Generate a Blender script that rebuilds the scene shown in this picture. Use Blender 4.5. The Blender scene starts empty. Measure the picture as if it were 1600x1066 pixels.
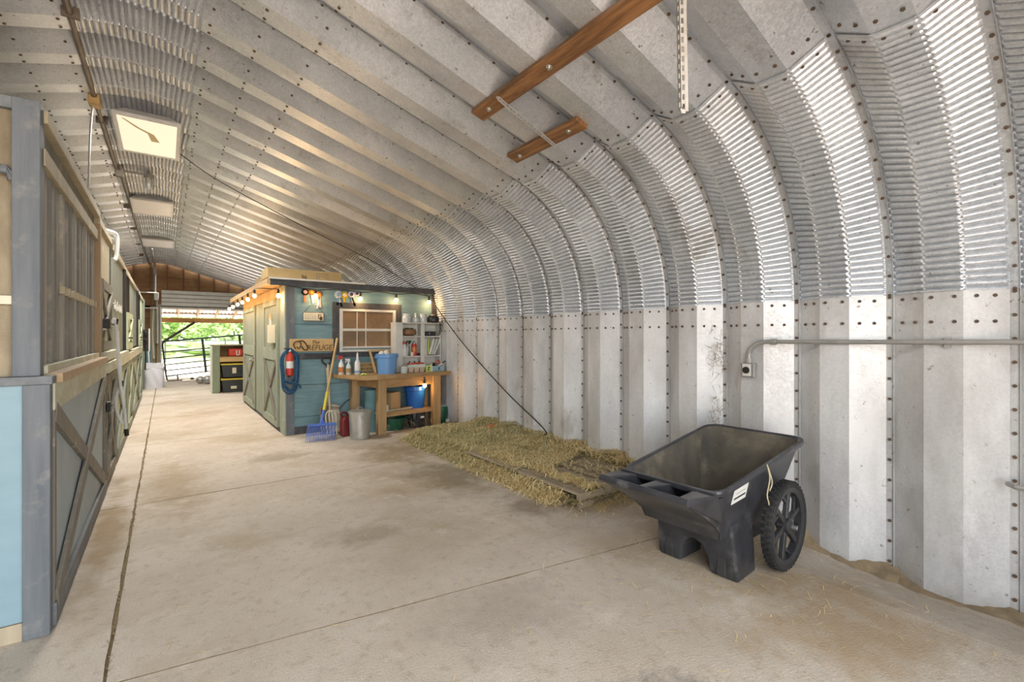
import bpy, bmesh, math, random
from mathutils import Vector, Matrix
random.seed(7)
sc = bpy.context.scene
col = sc.collection
R = math.radians

# ---------------------------------------------------------------- camera, world, light, exposure
HC = 1.45
YAW = R(36.4)
cd = bpy.data.cameras.new('camera'); cam = bpy.data.objects.new('camera', cd); col.objects.link(cam)
cd.sensor_width = 36.0; cd.lens = 735 * 36 / 1600.0
cd.shift_y = -(533 - 525) / 1600.0
cd.clip_start = 0.05; cd.clip_end = 300
cam.location = (0, 0, HC); cam.rotation_euler = (R(90), 0, -YAW)
sc.camera = cam

w = bpy.data.worlds.new('overcast_sky'); sc.world = w; w.use_nodes = True
bgn = w.node_tree.nodes['Background']
bgn.inputs[0].default_value = (0.93, 0.97, 1.0, 1); bgn.inputs[1].default_value = 2.5
sc.view_settings.view_transform = 'Standard'; sc.view_settings.look = 'None'
sc.view_settings.gamma = 1.0; sc.view_settings.use_curve_mapping = False
sc.view_settings.exposure = 1.36
try:
    sc.cycles.max_bounces = 10; sc.cycles.diffuse_bounces = 6; sc.cycles.glossy_bounces = 4
    sc.cycles.use_denoising = True; sc.cycles.caustics_reflective = False; sc.cycles.caustics_refractive = False
    sc.cycles.sample_clamp_indirect = 6
except Exception:
    pass

sl = bpy.data.lights.new('sun', 'SUN'); sl.energy = 8.5; sl.angle = R(2); sl.color = (1, .985, .96)
so = bpy.data.objects.new('sun', sl); col.objects.link(so)      # high sun off to the right, it lights the yard outside both ends
so.rotation_euler = Vector((-.62, -.20, -1.0)).to_track_quat('-Z', 'Y').to_euler()

def portal(name, loc, rot, sx, sy):
    l = bpy.data.lights.new(name, 'AREA'); l.shape = 'RECTANGLE'; l.size = sx; l.size_y = sy
    o = bpy.data.objects.new(name, l); col.objects.link(o); o.location = loc; o.rotation_euler = rot
    l.cycles.is_portal = True
portal('front_opening_portal', (-.25, -1.33, 1.65), (R(90), 0, 0), 5.0, 3.3)

# ---------------------------------------------------------------- helpers
def tag(o, label=None, cat=None, group=None, kind=None):
    if label: o['label'] = label
    if cat: o['category'] = cat
    if group: o['group'] = group
    if kind: o['kind'] = kind
    return o
ORG = {}
def empty(name, loc=(0, 0, 0), label=None, cat=None, group=None, kind=None, rz=0):
    o = bpy.data.objects.new(name, None); col.objects.link(o); o.location = loc; o.rotation_euler = (0, 0, rz)
    o.empty_display_size = .1
    ORG[o.name] = Vector(loc) if rz == 0 else Vector((0, 0, 0))
    return tag(o, label, cat, group, kind)
def copy_tree(o, parent=None):
    c = o.copy(); col.objects.link(c); c.parent = parent
    for ch in list(o.children):
        copy_tree(ch, c)
    return c

class MB:
    def __init__(s): s.v = []; s.f = []
    def add(s, vs, fs):
        n = len(s.v); s.v += [tuple(p) for p in vs]; s.f += [tuple(i + n for i in f) for f in fs]; return s
    def box(s, x0, x1, y0, y1, z0, z1):
        return s.add([(x0,y0,z0),(x1,y0,z0),(x1,y1,z0),(x0,y1,z0),(x0,y0,z1),(x1,y0,z1),(x1,y1,z1),(x0,y1,z1)],
                     [(0,3,2,1),(4,5,6,7),(0,1,5,4),(1,2,6,5),(2,3,7,6),(3,0,4,7)])
    def bar(s, p, q, wd, ht, up=(0, 0, 1)):
        p, q = Vector(p), Vector(q); d = (q - p).normalized(); up = Vector(up)
        a = d.cross(up)
        if a.length < 1e-4: a = d.cross(Vector((0, 1, 0)))
        a.normalize(); b = a.cross(d).normalized(); a *= wd / 2; b *= ht / 2
        vs = [p-a-b, p+a-b, p+a+b, p-a+b, q-a-b, q+a-b, q+a+b, q-a+b]
        return s.add(vs, [(0,1,2,3),(7,6,5,4),(0,4,5,1),(1,5,6,2),(2,6,7,3),(3,7,4,0)])
    def tube(s, pts, r, n=8, cap=True, r1=None):
        pts = [Vector(p) for p in pts]; m = len(pts); rings = []; prev = None
        for i, p in enumerate(pts):
            d = (pts[min(i+1, m-1)] - pts[max(i-1, 0)]).normalized()
            if prev is None:
                a = d.cross(Vector((0, 0, 1)))
                if a.length < 1e-3: a = d.cross(Vector((0, 1, 0)))
            else:
                a = prev - d * prev.dot(d)
            a.normalize(); prev = a; b = d.cross(a)
            rr = r if r1 is None else r + (r1 - r) * i / (m - 1)
            rings.append([p + a*rr*math.cos(2*math.pi*k/n) + b*rr*math.sin(2*math.pi*k/n) for k in range(n)])
        vs = [q for rg in rings for q in rg]; fs = []
        for i in range(m - 1):
            for k in range(n):
                fs.append((i*n+k, i*n+(k+1) % n, (i+1)*n+(k+1) % n, (i+1)*n+k))
        if cap: fs += [tuple(range(n))[::-1], tuple((m-1)*n+k for k in range(n))]
        return s.add(vs, fs)
    def lathe(s, prof, c=(0, 0, 0), n=20, axis='z', close=False):
        vs = []; m = len(prof)
        for r, h in prof:
            for k in range(n):
                a = 2*math.pi*k/n; x, y = r*math.cos(a), r*math.sin(a)
                p = (x, y, h) if axis == 'z' else ((x, h, y) if axis == 'y' else (h, x, y))
                vs.append((p[0]+c[0], p[1]+c[1], p[2]+c[2]))
        fs = []
        for i in range(m - 1 if not close else m):
            j = (i + 1) % m
            for k in range(n):
                fs.append((i*n+k, i*n+(k+1) % n, j*n+(k+1) % n, j*n+k))
        if not close:
            if prof[0][0] > 1e-5: fs.append(tuple(range(n))[::-1])
            if prof[-1][0] > 1e-5: fs.append(tuple((m-1)*n+k for k in range(n)))
        return s.add(vs, fs)
    def prism(s, poly, a, b, axis='y'):
        n = len(poly)
        def P(u, v, t): return {'y': (u, t, v), 'x': (t, u, v), 'z': (u, v, t)}[axis]
        vs = [P(u, v, a) for u, v in poly] + [P(u, v, b) for u, v in poly]
        fs = [tuple(range(n))[::-1], tuple(range(n, 2*n))] + [(i, (i+1) % n, n+(i+1) % n, n+i) for i in range(n)]
        return s.add(vs, fs)
    def grid(s, fn, nu, nv):
        vs = [fn(i/nu, j/nv) for i in range(nu+1) for j in range(nv+1)]
        fs = [(i*(nv+1)+j, (i+1)*(nv+1)+j, (i+1)*(nv+1)+j+1, i*(nv+1)+j+1) for i in range(nu) for j in range(nv)]
        return s.add(vs, fs)
    def ball(s, c, r, n=10, sz=1.0):
        pr = [(r*math.sin(math.pi*i/6), -r*sz*math.cos(math.pi*i/6)) for i in range(7)]
        pr[0] = (1e-4, pr[0][1]); pr[-1] = (1e-4, pr[-1][1])
        return s.lathe(pr, c, n)
    def xform(s, M):
        s.v = [tuple(M @ Vector(p)) for p in s.v]; return s
    def mesh(s, name, m, off=(0, 0, 0), smooth=False, recalc=True):
        me = bpy.data.meshes.new(name)
        me.from_pydata([(p[0]-off[0], p[1]-off[1], p[2]-off[2]) for p in s.v], [], s.f)
        if recalc:
            bm = bmesh.new(); bm.from_mesh(me); bmesh.ops.recalc_face_normals(bm, faces=bm.faces); bm.to_mesh(me); bm.free()
        if m: me.materials.append(m)
        if smooth:
            me.polygons.foreach_set('use_smooth', [True]*len(me.polygons))
            try: me.set_sharp_from_angle(angle=R(42))
            except Exception: pass
        me.update(); return me
    def build(s, name, m, parent=None, smooth=False, bevel=0, label=None, cat=None, group=None, kind=None, at=None, recalc=True):
        off = Vector((0, 0, 0))
        if parent is not None: off = ORG.get(parent.name, off)
        elif at is not None: off = Vector(at)
        me = s.mesh(name, m, off, smooth, recalc)
        o = bpy.data.objects.new(name, me); col.objects.link(o)
        if parent is not None: o.parent = parent
        elif at is not None: o.location = at
        ORG[o.name] = off
        if bevel:
            b = o.modifiers.new('bevel', 'BEVEL'); b.width = bevel; b.segments = 2; b.limit_method = 'ANGLE'
        return tag(o, label, cat, group, kind)
def B(*a): return MB().box(*a)

def text(body, name, size, loc, rot, m, parent, ext=.001, align='CENTER', shear=0, sx=1.0):
    cu = bpy.data.curves.new(name, 'FONT'); cu.body = body; cu.size = size; cu.extrude = ext
    cu.align_x = align; cu.align_y = 'CENTER'; cu.shear = shear; cu.resolution_u = 3
    t = bpy.data.objects.new(name, cu); col.objects.link(t)
    dg = bpy.context.evaluated_depsgraph_get()
    me = bpy.data.meshes.new_from_object(t.evaluated_get(dg)); bpy.data.objects.remove(t)
    me.name = name; me.materials.clear(); me.materials.append(m)
    M = Matrix.Translation(loc) @ Matrix.Rotation(rot[2], 4, 'Z') @ Matrix.Rotation(rot[0], 4, 'X') @ Matrix.Diagonal((sx, 1, 1, 1))
    me.transform(M)
    if parent is not None: me.transform(Matrix.Translation(-ORG[parent.name]))
    o = bpy.data.objects.new(name, me); col.objects.link(o); o.parent = parent
    return o

# ---------------------------------------------------------------- materials (all procedural)
def mat(name, c1, c2=None, sc_=(6, 6, 6), rough=.7, metal=0., bump=.0, det=5., lo=.35, hi=.65, wear=None, wsc=3., wlo=.6, whi=.7,
        spec=.5, bsc=None, coords='pos', wstr=(1, 1, 1), trans=0., alpha=1.):
    m = bpy.data.materials.new(name); m.use_nodes = True; nt = m.node_tree; N = nt.nodes; L = nt.links
    bs = N['Principled BSDF']; bs.inputs['Roughness'].default_value = rough; bs.inputs['Metallic'].default_value = metal
    bs.inputs['Specular IOR Level'].default_value = spec
    if trans: bs.inputs['Transmission Weight'].default_value = trans
    if alpha < 1: bs.inputs['Alpha'].default_value = alpha
    if c2 is None:
        c2 = tuple(c * .82 for c in c1)
    if coords == 'pos':
        g = N.new('ShaderNodeNewGeometry'); src = g.outputs['Position']
    else:
        g = N.new('ShaderNodeTexCoord'); src = g.outputs['Object']
    def nz(scale, strv, detail, rgh=.6):
        mp = N.new('ShaderNodeVectorMath'); mp.operation = 'MULTIPLY'; mp.inputs[1].default_value = strv
        L.new(src, mp.inputs[0])
        t = N.new('ShaderNodeTexNoise'); t.inputs['Scale'].default_value = scale; t.inputs['Detail'].default_value = detail
        t.inputs['Roughness'].default_value = rgh; L.new(mp.outputs[0], t.inputs['Vector']); return t.outputs['Fac']
    def ramp(fac, a, b):
        r = N.new('ShaderNodeMapRange'); r.inputs[1].default_value = a; r.inputs[2].default_value = b; L.new(fac, r.inputs[0]); return r.outputs[0]
    def mix(f, A, Bc):
        x = N.new('ShaderNodeMix'); x.data_type = 'RGBA'
        if f is not None: L.new(f, x.inputs[0])
        for k, c in ((6, A), (7, Bc)):
            if isinstance(c, tuple): x.inputs[k].default_value = c + (1,) if len(c) == 3 else c
            else: L.new(c, x.inputs[k])
        return x.outputs[2]
    f1 = nz(1., sc_, det)
    c = mix(ramp(f1, lo, hi), tuple(c1), tuple(c2))
    if wear:
        c = mix(ramp(nz(wsc, wstr, 6., .65), wlo, whi), c, tuple(wear))
    L.new(c, bs.inputs['Base Color'])
    if bump:
        bn = N.new('ShaderNodeBump'); bn.inputs['Strength'].default_value = bump; bn.inputs['Distance'].default_value = .01
        L.new(f1 if bsc is None else nz(1., bsc, 4.), bn.inputs['Height']); L.new(bn.outputs[0], bs.inputs['Normal'])
    m['h'] = 0
    m_nodes[name] = (N, L, bs, nz, ramp, mix, c)
    return m
m_nodes = {}
def emit(name, c, s):
    m = bpy.data.materials.new(name); m.use_nodes = True; b = m.node_tree.nodes['Principled BSDF']
    b.inputs['Base Color'].default_value = c + (1,); b.inputs['Emission Color'].default_value = c + (1,); b.inputs['Emission Strength'].default_value = s
    return m

def galv(name, c1, c2, metal, rough, spangle, streak=(0.5, 0.5, .12)):
    m = mat(name, c1, c2, (2.2, 2.2, .8), rough, metal, 0, 7, .36, .62, wear=(.33, .30, .26), wsc=2.6, wlo=.60, whi=.82, wstr=(1, 1, .4))
    N, L, bs, nz, ramp, mix, c = m_nodes[name]
    v = N.new('ShaderNodeTexVoronoi'); v.inputs['Scale'].default_value = 85.
    g = N.new('ShaderNodeNewGeometry'); L.new(g.outputs['Position'], v.inputs['Vector'])
    bw = N.new('ShaderNodeRGBToBW'); L.new(v.outputs['Color'], bw.inputs[0])
    r = N.new('ShaderNodeMapRange'); r.inputs[3].default_value = 1 - spangle; r.inputs[4].default_value = 1 + spangle; L.new(bw.outputs[0], r.inputs[0])
    mu = N.new('ShaderNodeVectorMath'); mu.operation = 'SCALE'; L.new(c, mu.inputs[0]); L.new(r.outputs[0], mu.inputs[3])
    # dark specks and scuffs
    sp = ramp(nz(22., (1, 1, 1), 4.), .66, .73)
    c3 = mix(sp, mu.outputs[0], (.24, .21, .18))
    L.new(c3, bs.inputs['Base Color'])
    rr = N.new('ShaderNodeMapRange'); rr.inputs[3].default_value = rough - .1; rr.inputs[4].default_value = rough + .14; L.new(bw.outputs[0], rr.inputs[0])
    L.new(rr.outputs[0], bs.inputs['Roughness'])
    return m

M = {}
M['roof'] = galv('galvanised_roof', (.76, .79, .83), (.61, .64, .68), .68, .38, .12)
M['wallm'] = galv('galvanised_wall', (.76, .765, .77), (.53, .525, .52), .28, .46, .07)
M['bolt'] = mat('bolt_head', (.10, .085, .07), (.17, .10, .06), (30, 30, 30), .6, .4)
# concrete
M['conc'] = mat('concrete', (.665, .585, .495), (.555, .475, .385), (1.1, 1.1, 1.1), .82, 0, .5, 8, .36, .64,
                wear=(.41, .31, .195), wsc=.75, wlo=.50, whi=.70, bsc=(80, 80, 80), spec=.3)
N, L, bs, nz, ramp, mix, c = m_nodes['concrete']
c = mix(ramp(nz(3.1, (1, 1, 1), 9., .7), .56, .72), c, (.72, .65, .56))
c = mix(ramp(nz(14., (1, 1, 1), 9., .75), .52, .70), c, (.42, .345, .26))
c = mix(ramp(nz(1.9, (1, .8, 1), 8., .7), .665, .73), c, (.25, .205, .16))
c = mix(ramp(nz(40., (1, 1, 1), 3., .7), .66, .74), c, (.34, .27, .19))
c = mix(ramp(nz(150., (1, 1, 1), 3., .7), .50, .70), c, (.44, .37, .29))
c = mix(ramp(nz(110., (1, 1, 1), 3., .7), .60, .72), c, (.78, .72, .64))
# stains with a shape of their own: spilt feed, damp hay, old drips
def stain(c, x, y, rx, ry, colr, amt, nsc=2.5):
    g = N.new('ShaderNodeNewGeometry')
    s1 = N.new('ShaderNodeVectorMath'); s1.operation = 'SUBTRACT'; s1.inputs[1].default_value = (x, y, 0); L.new(g.outputs['Position'], s1.inputs[0])
    s2 = N.new('ShaderNodeVectorMath'); s2.operation = 'MULTIPLY'; s2.inputs[1].default_value = (1/rx, 1/ry, 0); L.new(s1.outputs[0], s2.inputs[0])
    ln = N.new('ShaderNodeVectorMath'); ln.operation = 'LENGTH'; L.new(s2.outputs[0], ln.inputs[0])
    ad = N.new('ShaderNodeMath'); ad.operation = 'MULTIPLY_ADD'; ad.inputs[1].default_value = 2.6; L.new(nz(nsc, (1, 1, 1), 8., .7), ad.inputs[0]); L.new(ln.outputs['Value'], ad.inputs[2])
    r = N.new('ShaderNodeMapRange'); r.inputs[1].default_value = 2.25; r.inputs[2].default_value = 1.6; r.inputs[3].default_value = 0; r.inputs[4].default_value = amt; L.new(ad.outputs[0], r.inputs[0])
    return mix(r.outputs[0], c, colr)
for q in ((2.35, 4.3, .45, .9, (.235, .185, .11), .75), (2.3, 5.6, .6, .7, (.30, .22, .12), .7), (2.5, 3.15, .3, .35, (.22, .17, .11), .7), (1.45, 2.0, .5, .4, (.33, .28, .23), .4, 4.),
          (1.55, 1.05, .35, .3, (.17, .15, .13), .8, 6.), (2.75, .95, .7, .5, (.42, .29, .16), .7), (3.1, 1.7, .9, .6, (.40, .29, .17), .55), (.1, 5.6, .35, 1.2, (.33, .24, .13), .6), (1.1, 6.2, .5, .3, (.28, .22, .15), .55, 5.),
          (-.35, 4.6, .14, 1.6, (.34, .24, .13), .75), (1.2, 3.4, .4, .25, (.33, .26, .18), .6, 4.)):
    c = stain(c, *q)
L.new(c, bs.inputs['Base Color'])
M['joint'] = mat('joint_dirt', (.21, .155, .09), (.34, .26, .13), (25, 25, 25), .95)
M['dirt'] = mat('dirt', (.25, .185, .115), (.36, .27, .165), (9, 9, 9), .95, 0, .4)
M['tan'] = mat('tan_board', (.50, .43, .29), (.36, .315, .22), (3, 8, 1), .8, wear=(.70, .64, .48), wsc=4)
M['burlap'] = mat('burlap', (.40, .335, .23), (.22, .175, .115), (6, 6, 2), .95, 0, .5, bsc=(70, 70, 160))
M['bluepaint'] = mat('pale_blue_paint', (.265, .39, .45), (.235, .36, .415), (3, 3, 12), .55)
M['greyblue'] = mat('grey_blue_wood', (.165, .18, .195), (.115, .13, .148), (20, 20, 1.6), .7, 0, .2, wear=(.27, .265, .24), wsc=7, wlo=.56, whi=.78)
M['greyblue_h'] = mat('grey_blue_wood_level', (.20, .215, .225), (.14, .15, .16), (20, 1.6, 20), .7, 0, .2, wear=(.40, .36, .28), wsc=7, wlo=.55, whi=.75)
M['panelgrey'] = mat('blue_grey_plywood', (.40, .47, .50), (.33, .395, .42), (5, 2, 1.2), .7, wear=(.47, .47, .42), wsc=2.5, wlo=.58, whi=.8)
M['brace'] = mat('dark_brace', (.165, .15, .125), (.23, .205, .165), (9, 9, 2), .75, 0, .2, wear=(.46, .40, .30), wsc=11, wlo=.6, whi=.72)
M['whitewash'] = mat('white_washed_wood', (.62, .62, .48), (.50, .48, .34), (4, 3, 12), .8, 0, .2, wear=(.74, .72, .60), wsc=6, wlo=.55, whi=.7)
M['slat'] = mat('weathered_slat', (.245, .235, .205), (.175, .17, .15), (18, 18, 1.2), .8, 0, .25, wear=(.40, .355, .27), wsc=5, wlo=.56, whi=.74)
M['orange_wood'] = mat('orange_stud', (.47, .335, .20), (.39, .27, .16), (14, 14, 1.), .75)
M['palegreen'] = mat('pale_green_door', (.58, .64, .44), (.50, .55, .37), (4, 4, 2), .75, wear=(.30, .29, .20), wsc=5, wlo=.62, whi=.74)
M['greygreen'] = mat('grey_green_board', (.235, .26, .215), (.19, .21, .17), (5, 5, 1.5), .8, wear=(.36, .37, .29), wsc=4)
M['shedblue'] = mat('shed_blue_plywood', (.205, .335, .37), (.165, .285, .32), (2.2, 2.2, 26), .75, 0, .25, wear=(.29, .42, .45), wsc=3.5, wlo=.55, whi=.75, wstr=(1, 1, 5))
M['shedtrim'] = mat('dark_trim', (.055, .058, .066), (.088, .088, .092), (12, 12, 5), .75, 0, .2, wear=(.20, .19, .17), wsc=6, wlo=.6, whi=.75)
M['shedgreen'] = mat('sage_door', (.30, .335, .265), (.24, .275, .21), (5, 5, 2), .78, 0, .1, wear=(.22, .235, .18), wsc=3.2, wlo=.57, whi=.75)
M['sagetrim'] = mat('sage_trim', (.35, .385, .30), (.28, .31, .24), (6, 6, 2), .78, wear=(.5, .5, .4), wsc=6)
M['soffit'] = mat('soffit_ply', (.60, .40, .20), (.50, .31, .14), (3, 10, 3), .75)
M['white'] = mat('white_paint', (.74, .73, .68), (.66, .64, .58), (7, 7, 7), .5, wear=(.5, .46, .38), wsc=6, wlo=.64, whi=.8)
M['bench'] = mat('bench_wood', (.46, .295, .135), (.33, .195, .08), (3, 14, 14), .65, 0, .15, wear=(.20, .12, .055), wsc=5, wlo=.62, whi=.76)
M['benchleg'] = mat('bench_leg_wood', (.49, .325, .155), (.37, .23, .10), (16, 16, 1.5), .65, 0, .15, wear=(.24, .15, .07), wsc=5, wlo=.64, whi=.76)
M['beam'] = mat('ceiling_beam', (.35, .175, .07), (.15, .07, .028), (34, 2.2, 34), .5, 0, .3, lo=.36, hi=.62, wear=(.09, .045, .02), wsc=5, wlo=.56, whi=.70, wstr=(1, .35, 1))
M['gable'] = mat('gable_ply', (.30, .155, .065), (.20, .10, .04), (1.5, 1.5, 9), .8, wear=(.40, .23, .11), wsc=2.2, wlo=.56, whi=.76)
M['stud'] = mat('gable_stud', (.21, .11, .05), (.15, .08, .035), (10, 10, 2), .8)
M['palestud'] = mat('pale_stud', (.42, .38, .26), (.33, .29, .19), (10, 10, 1.5), .8)
M['blackplastic'] = mat('black_plastic', (.026, .027, .030), (.045, .045, .047), (5, 5, 5), .42, 0, .06, wear=(.10, .10, .10), wsc=9, wlo=.6, whi=.85)
M['cartplastic'] = mat('cart_plastic', (.027, .028, .033), (.052, .053, .06), (6, 6, 6), .32, 0, .05, wear=(.19, .185, .18), wsc=7, wlo=.58, whi=.85)  # pale patches mix wear with sheen painted into the colour
M['cartin'] = mat('dusty_cart_inside', (.135, .115, .085), (.075, .066, .055), (5, 5, 2), .85, wear=(.24, .20, .14), wsc=5, wlo=.5, whi=.8)
M['rubber'] = mat('rubber', (.018, .018, .018), (.03, .03, .03), (9, 9, 9), .8)
M['hay'] = mat('hay', (.92, .73, .38), (.56, .44, .19), (34, 34, 34), .9, det=2., lo=.36, hi=.64, wear=(.86, .74, .43), wsc=6, wlo=.5, whi=.66)
M['hayg'] = mat('green_hay', (.70, .62, .33), (.40, .37, .17), (34, 34, 34), .9, det=2., wear=(.74, .68, .38), wsc=7, wlo=.52, whi=.66)
M['haybase'] = mat('hay_mat', (.34, .28, .12), (.12, .095, .04), (30, 30, 30), .95, 0, 1., det=6)
M['pallet'] = mat('pallet_wood', (.40, .325, .225), (.26, .205, .135), (16, 2, 16), .85, 0, .3, wear=(.34, .30, .24), wsc=7, wlo=.58, whi=.76)
M['bluebucket'] = mat('blue_bucket', (.17, .36, .68), (.15, .33, .63), (5, 5, 5), .4)
M['bluebucket2'] = mat('deep_blue_bucket', (.015, .13, .48), (.013, .11, .42), (5, 5, 5), .35)
M['forkblue'] = mat('blue_fork_plastic', (.08, .17, .55), (.06, .14, .48), (8, 8, 8), .45)
M['ash'] = mat('ash_handle', (.58, .40, .17), (.48, .31, .12), (20, 20, 2), .55)
M['oldash'] = mat('grey_handle', (.50, .42, .30), (.4, .33, .22), (20, 20, 2), .6)
M['alu'] = mat('scoop_metal', (.40, .35, .28), (.30, .26, .20), (5, 5, 5), .5, .5)
M['galvcan'] = mat('galvanised_can', (.56, .56, .53), (.44, .44, .41), (9, 9, 5), .38, .65, wear=(.36, .33, .28), wsc=6)
M['pipe'] = mat('grey_pipe', (.46, .45, .43), (.36, .35, .33), (8, 8, 8), .45, .5)
M['darkpipe'] = mat('dark_conduit', (.17, .14, .115), (.24, .2, .16), (8, 8, 8), .55, .4)
M['rust'] = mat('rusty_angle', (.42, .41, .39), (.33, .28, .22), (16, 16, 9), .55, .4, wear=(.33, .20, .10), wsc=9, wlo=.6, whi=.75)
M['perf'] = mat('zinc_angle', (.66, .66, .64), (.56, .56, .54), (12, 12, 12), .4, .6)
M['red'] = mat('red', (.62, .055, .03), (.55, .045, .025), (8, 8, 8), .4)
M['darkred'] = mat('dark_red', (.20, .012, .012), (.15, .01, .01), (8, 8, 8), .5)
M['green'] = mat('dark_green', (.012, .10, .055), (.01, .075, .04), (12, 12, 12), .45)
M['navy'] = mat('blue_rope', (.02, .10, .20), (.015, .06, .13), (40, 40, 40), .8)
M['card'] = mat('cardboard', (.52, .37, .17), (.46, .32, .14), (5, 5, 5), .85)
M['kraft'] = mat('brown_box', (.42, .29, .15), (.37, .25, .125), (5, 5, 5), .85)
M['ink'] = mat('black_ink', (.02, .018, .015), None, (5, 5, 5), .7)
M['burnt'] = mat('burnt_lettering', (.07, .035, .015), (.12, .06, .02), (20, 20, 20), .8)
M['pine'] = mat('pine_sign', (.66, .46, .21), (.56, .36, .15), (5, 5, 40), .6, wear=(.44, .26, .10), wsc=5, wlo=.6, whi=.75)
M['cream'] = mat('cream', (.76, .72, .56), (.70, .65, .48), (6, 6, 6), .7)
M['yellow'] = mat('yellow', (.72, .58, .06), (.66, .5, .05), (6, 6, 6), .5)
M['neon'] = mat('yellow_green', (.62, .72, .16), (.52, .62, .12), (6, 6, 6), .5)
M['plasticw'] = mat('white_plastic', (.80, .80, .77), (.72, .72, .69), (6, 6, 6), .4)
M['milky'] = mat('milky_tub', (.66, .72, .66), (.60, .66, .6), (6, 6, 6), .4)
M['seed'] = mat('seed_tray', (.66, .52, .40), (.58, .45, .34), (9, 9, 9), .6)
M['tin'] = mat('blue_tin', (.33, .52, .60), (.28, .45, .52), (9, 9, 9), .5)
M['basket'] = mat('basket', (.20, .10, .045), (.30, .17, .08), (30, 30, 40), .8, 0, .5)
M['jarglass'] = mat('jar_glass', (.72, .74, .72), (.60, .62, .6), (20, 20, 20), .12, spec=.8)
M['steel'] = mat('bright_steel', (.62, .61, .58), (.5, .49, .46), (9, 9, 9), .3, .8)
M['iron'] = mat('black_iron', (.02, .02, .02), (.035, .03, .028), (9, 9, 9), .55, .3)
M['gate'] = mat('green_gate_pipe', (.035, .05, .04), (.05, .065, .05), (9, 9, 9), .45, .2)
M['tarp'] = mat('white_woven_bag', (.70, .70, .76), (.62, .62, .68), (6, 6, 6), .65)
M['tote'] = mat('black_tote', (.022, .028, .03), (.03, .036, .038), (6, 6, 6), .4)
M['greencase'] = mat('green_case', (.22, .27, .18), (.27, .32, .22), (4, 4, 4), .8)
M['leanmetal'] = mat('lean_to_sheet', (.62, .62, .64), (.5, .5, .52), (4, 4, 4), .45, .3)
M['rafter'] = mat('rafter', (.55, .34, .20), (.46, .28, .16), (9, 3, 9), .8)
M['grass'] = mat('pasture', (.30, .42, .11), (.40, .46, .18), (.5, .5, .5), .95, det=8, wear=(.52, .45, .32), wsc=.12, wlo=.55, whi=.7)
M['sand'] = mat('paddock_sand', (.60, .48, .40), (.52, .40, .33), (1, 1, 1), .95)
M['leaf'] = mat('leaf', (.26, .38, .13), (.42, .54, .24), (1.4, 1.4, 1.4), .7)
M['leaf2'] = mat('light_leaf', (.44, .54, .28), (.32, .43, .18), (1.4, 1.4, 1.4), .7)
M['bark'] = mat('bark', (.27, .20, .13), (.36, .28, .19), (8, 8, 2), .9)
M['teal'] = mat('teal_board', (.17, .32, .34), (.14, .27, .29), (4, 4, 4), .8)
M['pane'] = mat('window_pane', (.36, .21, .10), (.17, .115, .06), (3.2, 3.2, 3.2), .09, spec=.7, lo=.3, hi=.7)  # orange reflection of the bulbs is painted into the glass colour
M['purple'] = mat('purple_ribbon', (.06, .03, .12), None, (5, 5, 5), .4)
M['whiteribbon'] = mat('white_ribbon', (.74, .76, .8), None, (9, 9, 9), .4)
M['blueribbon'] = mat('blue_ribbon', (.22, .42, .66), None, (9, 9, 9), .4)
M['yellowribbon'] = mat('yellow_ribbon', (.75, .5, .02), None, (9, 9, 9), .4)
M['orangeribbon'] = mat('orange_ribbon', (.62, .22, .05), None, (9, 9, 9), .4)
M['pinkribbon'] = mat('pink_ribbon', (.74, .42, .38), None, (9, 9, 9), .4)
M['cord'] = mat('black_cord', (.03, .028, .026), None, (9, 9, 9), .7)
M['twine'] = mat('twine', (.60, .52, .34), None, (30, 30, 30), .9)
M['bulb'] = emit('warm_bulb', (1., .60, .24), 7.)
M['grey_plastic'] = mat('light_housing', (.80, .80, .81), (.74, .74, .75), (6, 6, 6), .5)
M['lens'] = mat('white_lens', (.90, .90, .92), (.86, .86, .88), (6, 6, 6), .4)
# ---------------------------------------------------------------- barn shell: ribbed metal arch panels
XW, RIDGE, PER = 3.89, -.18, .5737
Y0, NB = 1.027 - 4 * .5737, 36
ZH, RH = 1.72, 1.42
A1 = R(73.0)
TX, TZ = -math.sin(A1), math.cos(A1)
HX, HZ = XW - RH + RH * math.cos(A1), ZH + RH * math.sin(A1)
RX = .25; RL = (HX - RX) / -TX; RZ = HZ + RL * TZ
RA = R(17.0); RR = .43 / math.sin(RA)
DP = .115
def path(seg, t):
    """point and inward normal of the right half of the arch; seg wall / haunch / roof / ridge"""
    if seg == 'wall': return XW, t, -1., 0.
    if seg == 'haunch':
        a = A1 * t; return XW - RH + RH * math.cos(a), ZH + RH * math.sin(a), -math.cos(a), -math.sin(a)
    if seg == 'roof':
        return HX + (RX - HX) * t, HZ + (RZ - HZ) * t, -math.cos(A1), -math.sin(A1)
    a = RA - 2 * RA * t
    return RIDGE + RR * math.sin(a), RZ - RR * math.cos(RA) + RR * math.cos(a), -math.sin(a), -math.cos(a)
COLS = [(-.0225, 0), (-.0215, .016), (-.0195, .016), (-.0185, .003), (.0225, .0), (.1975, DP), (.3775, DP), (.5512, 0)]
def cols_fine():
    out = []
    for (a, da), (b, db) in zip(COLS, COLS[1:]):
        if b - a < .1: out.append((a, da, 0.)); continue
        for f, e in ((0, 0.), (.07, 1.), (.5, 1.), (.93, 1.)):
            out.append((a + (b - a) * f, da + (db - da) * f, e))
    out.append((COLS[-1][0], 0, 0.))
    return out
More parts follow.
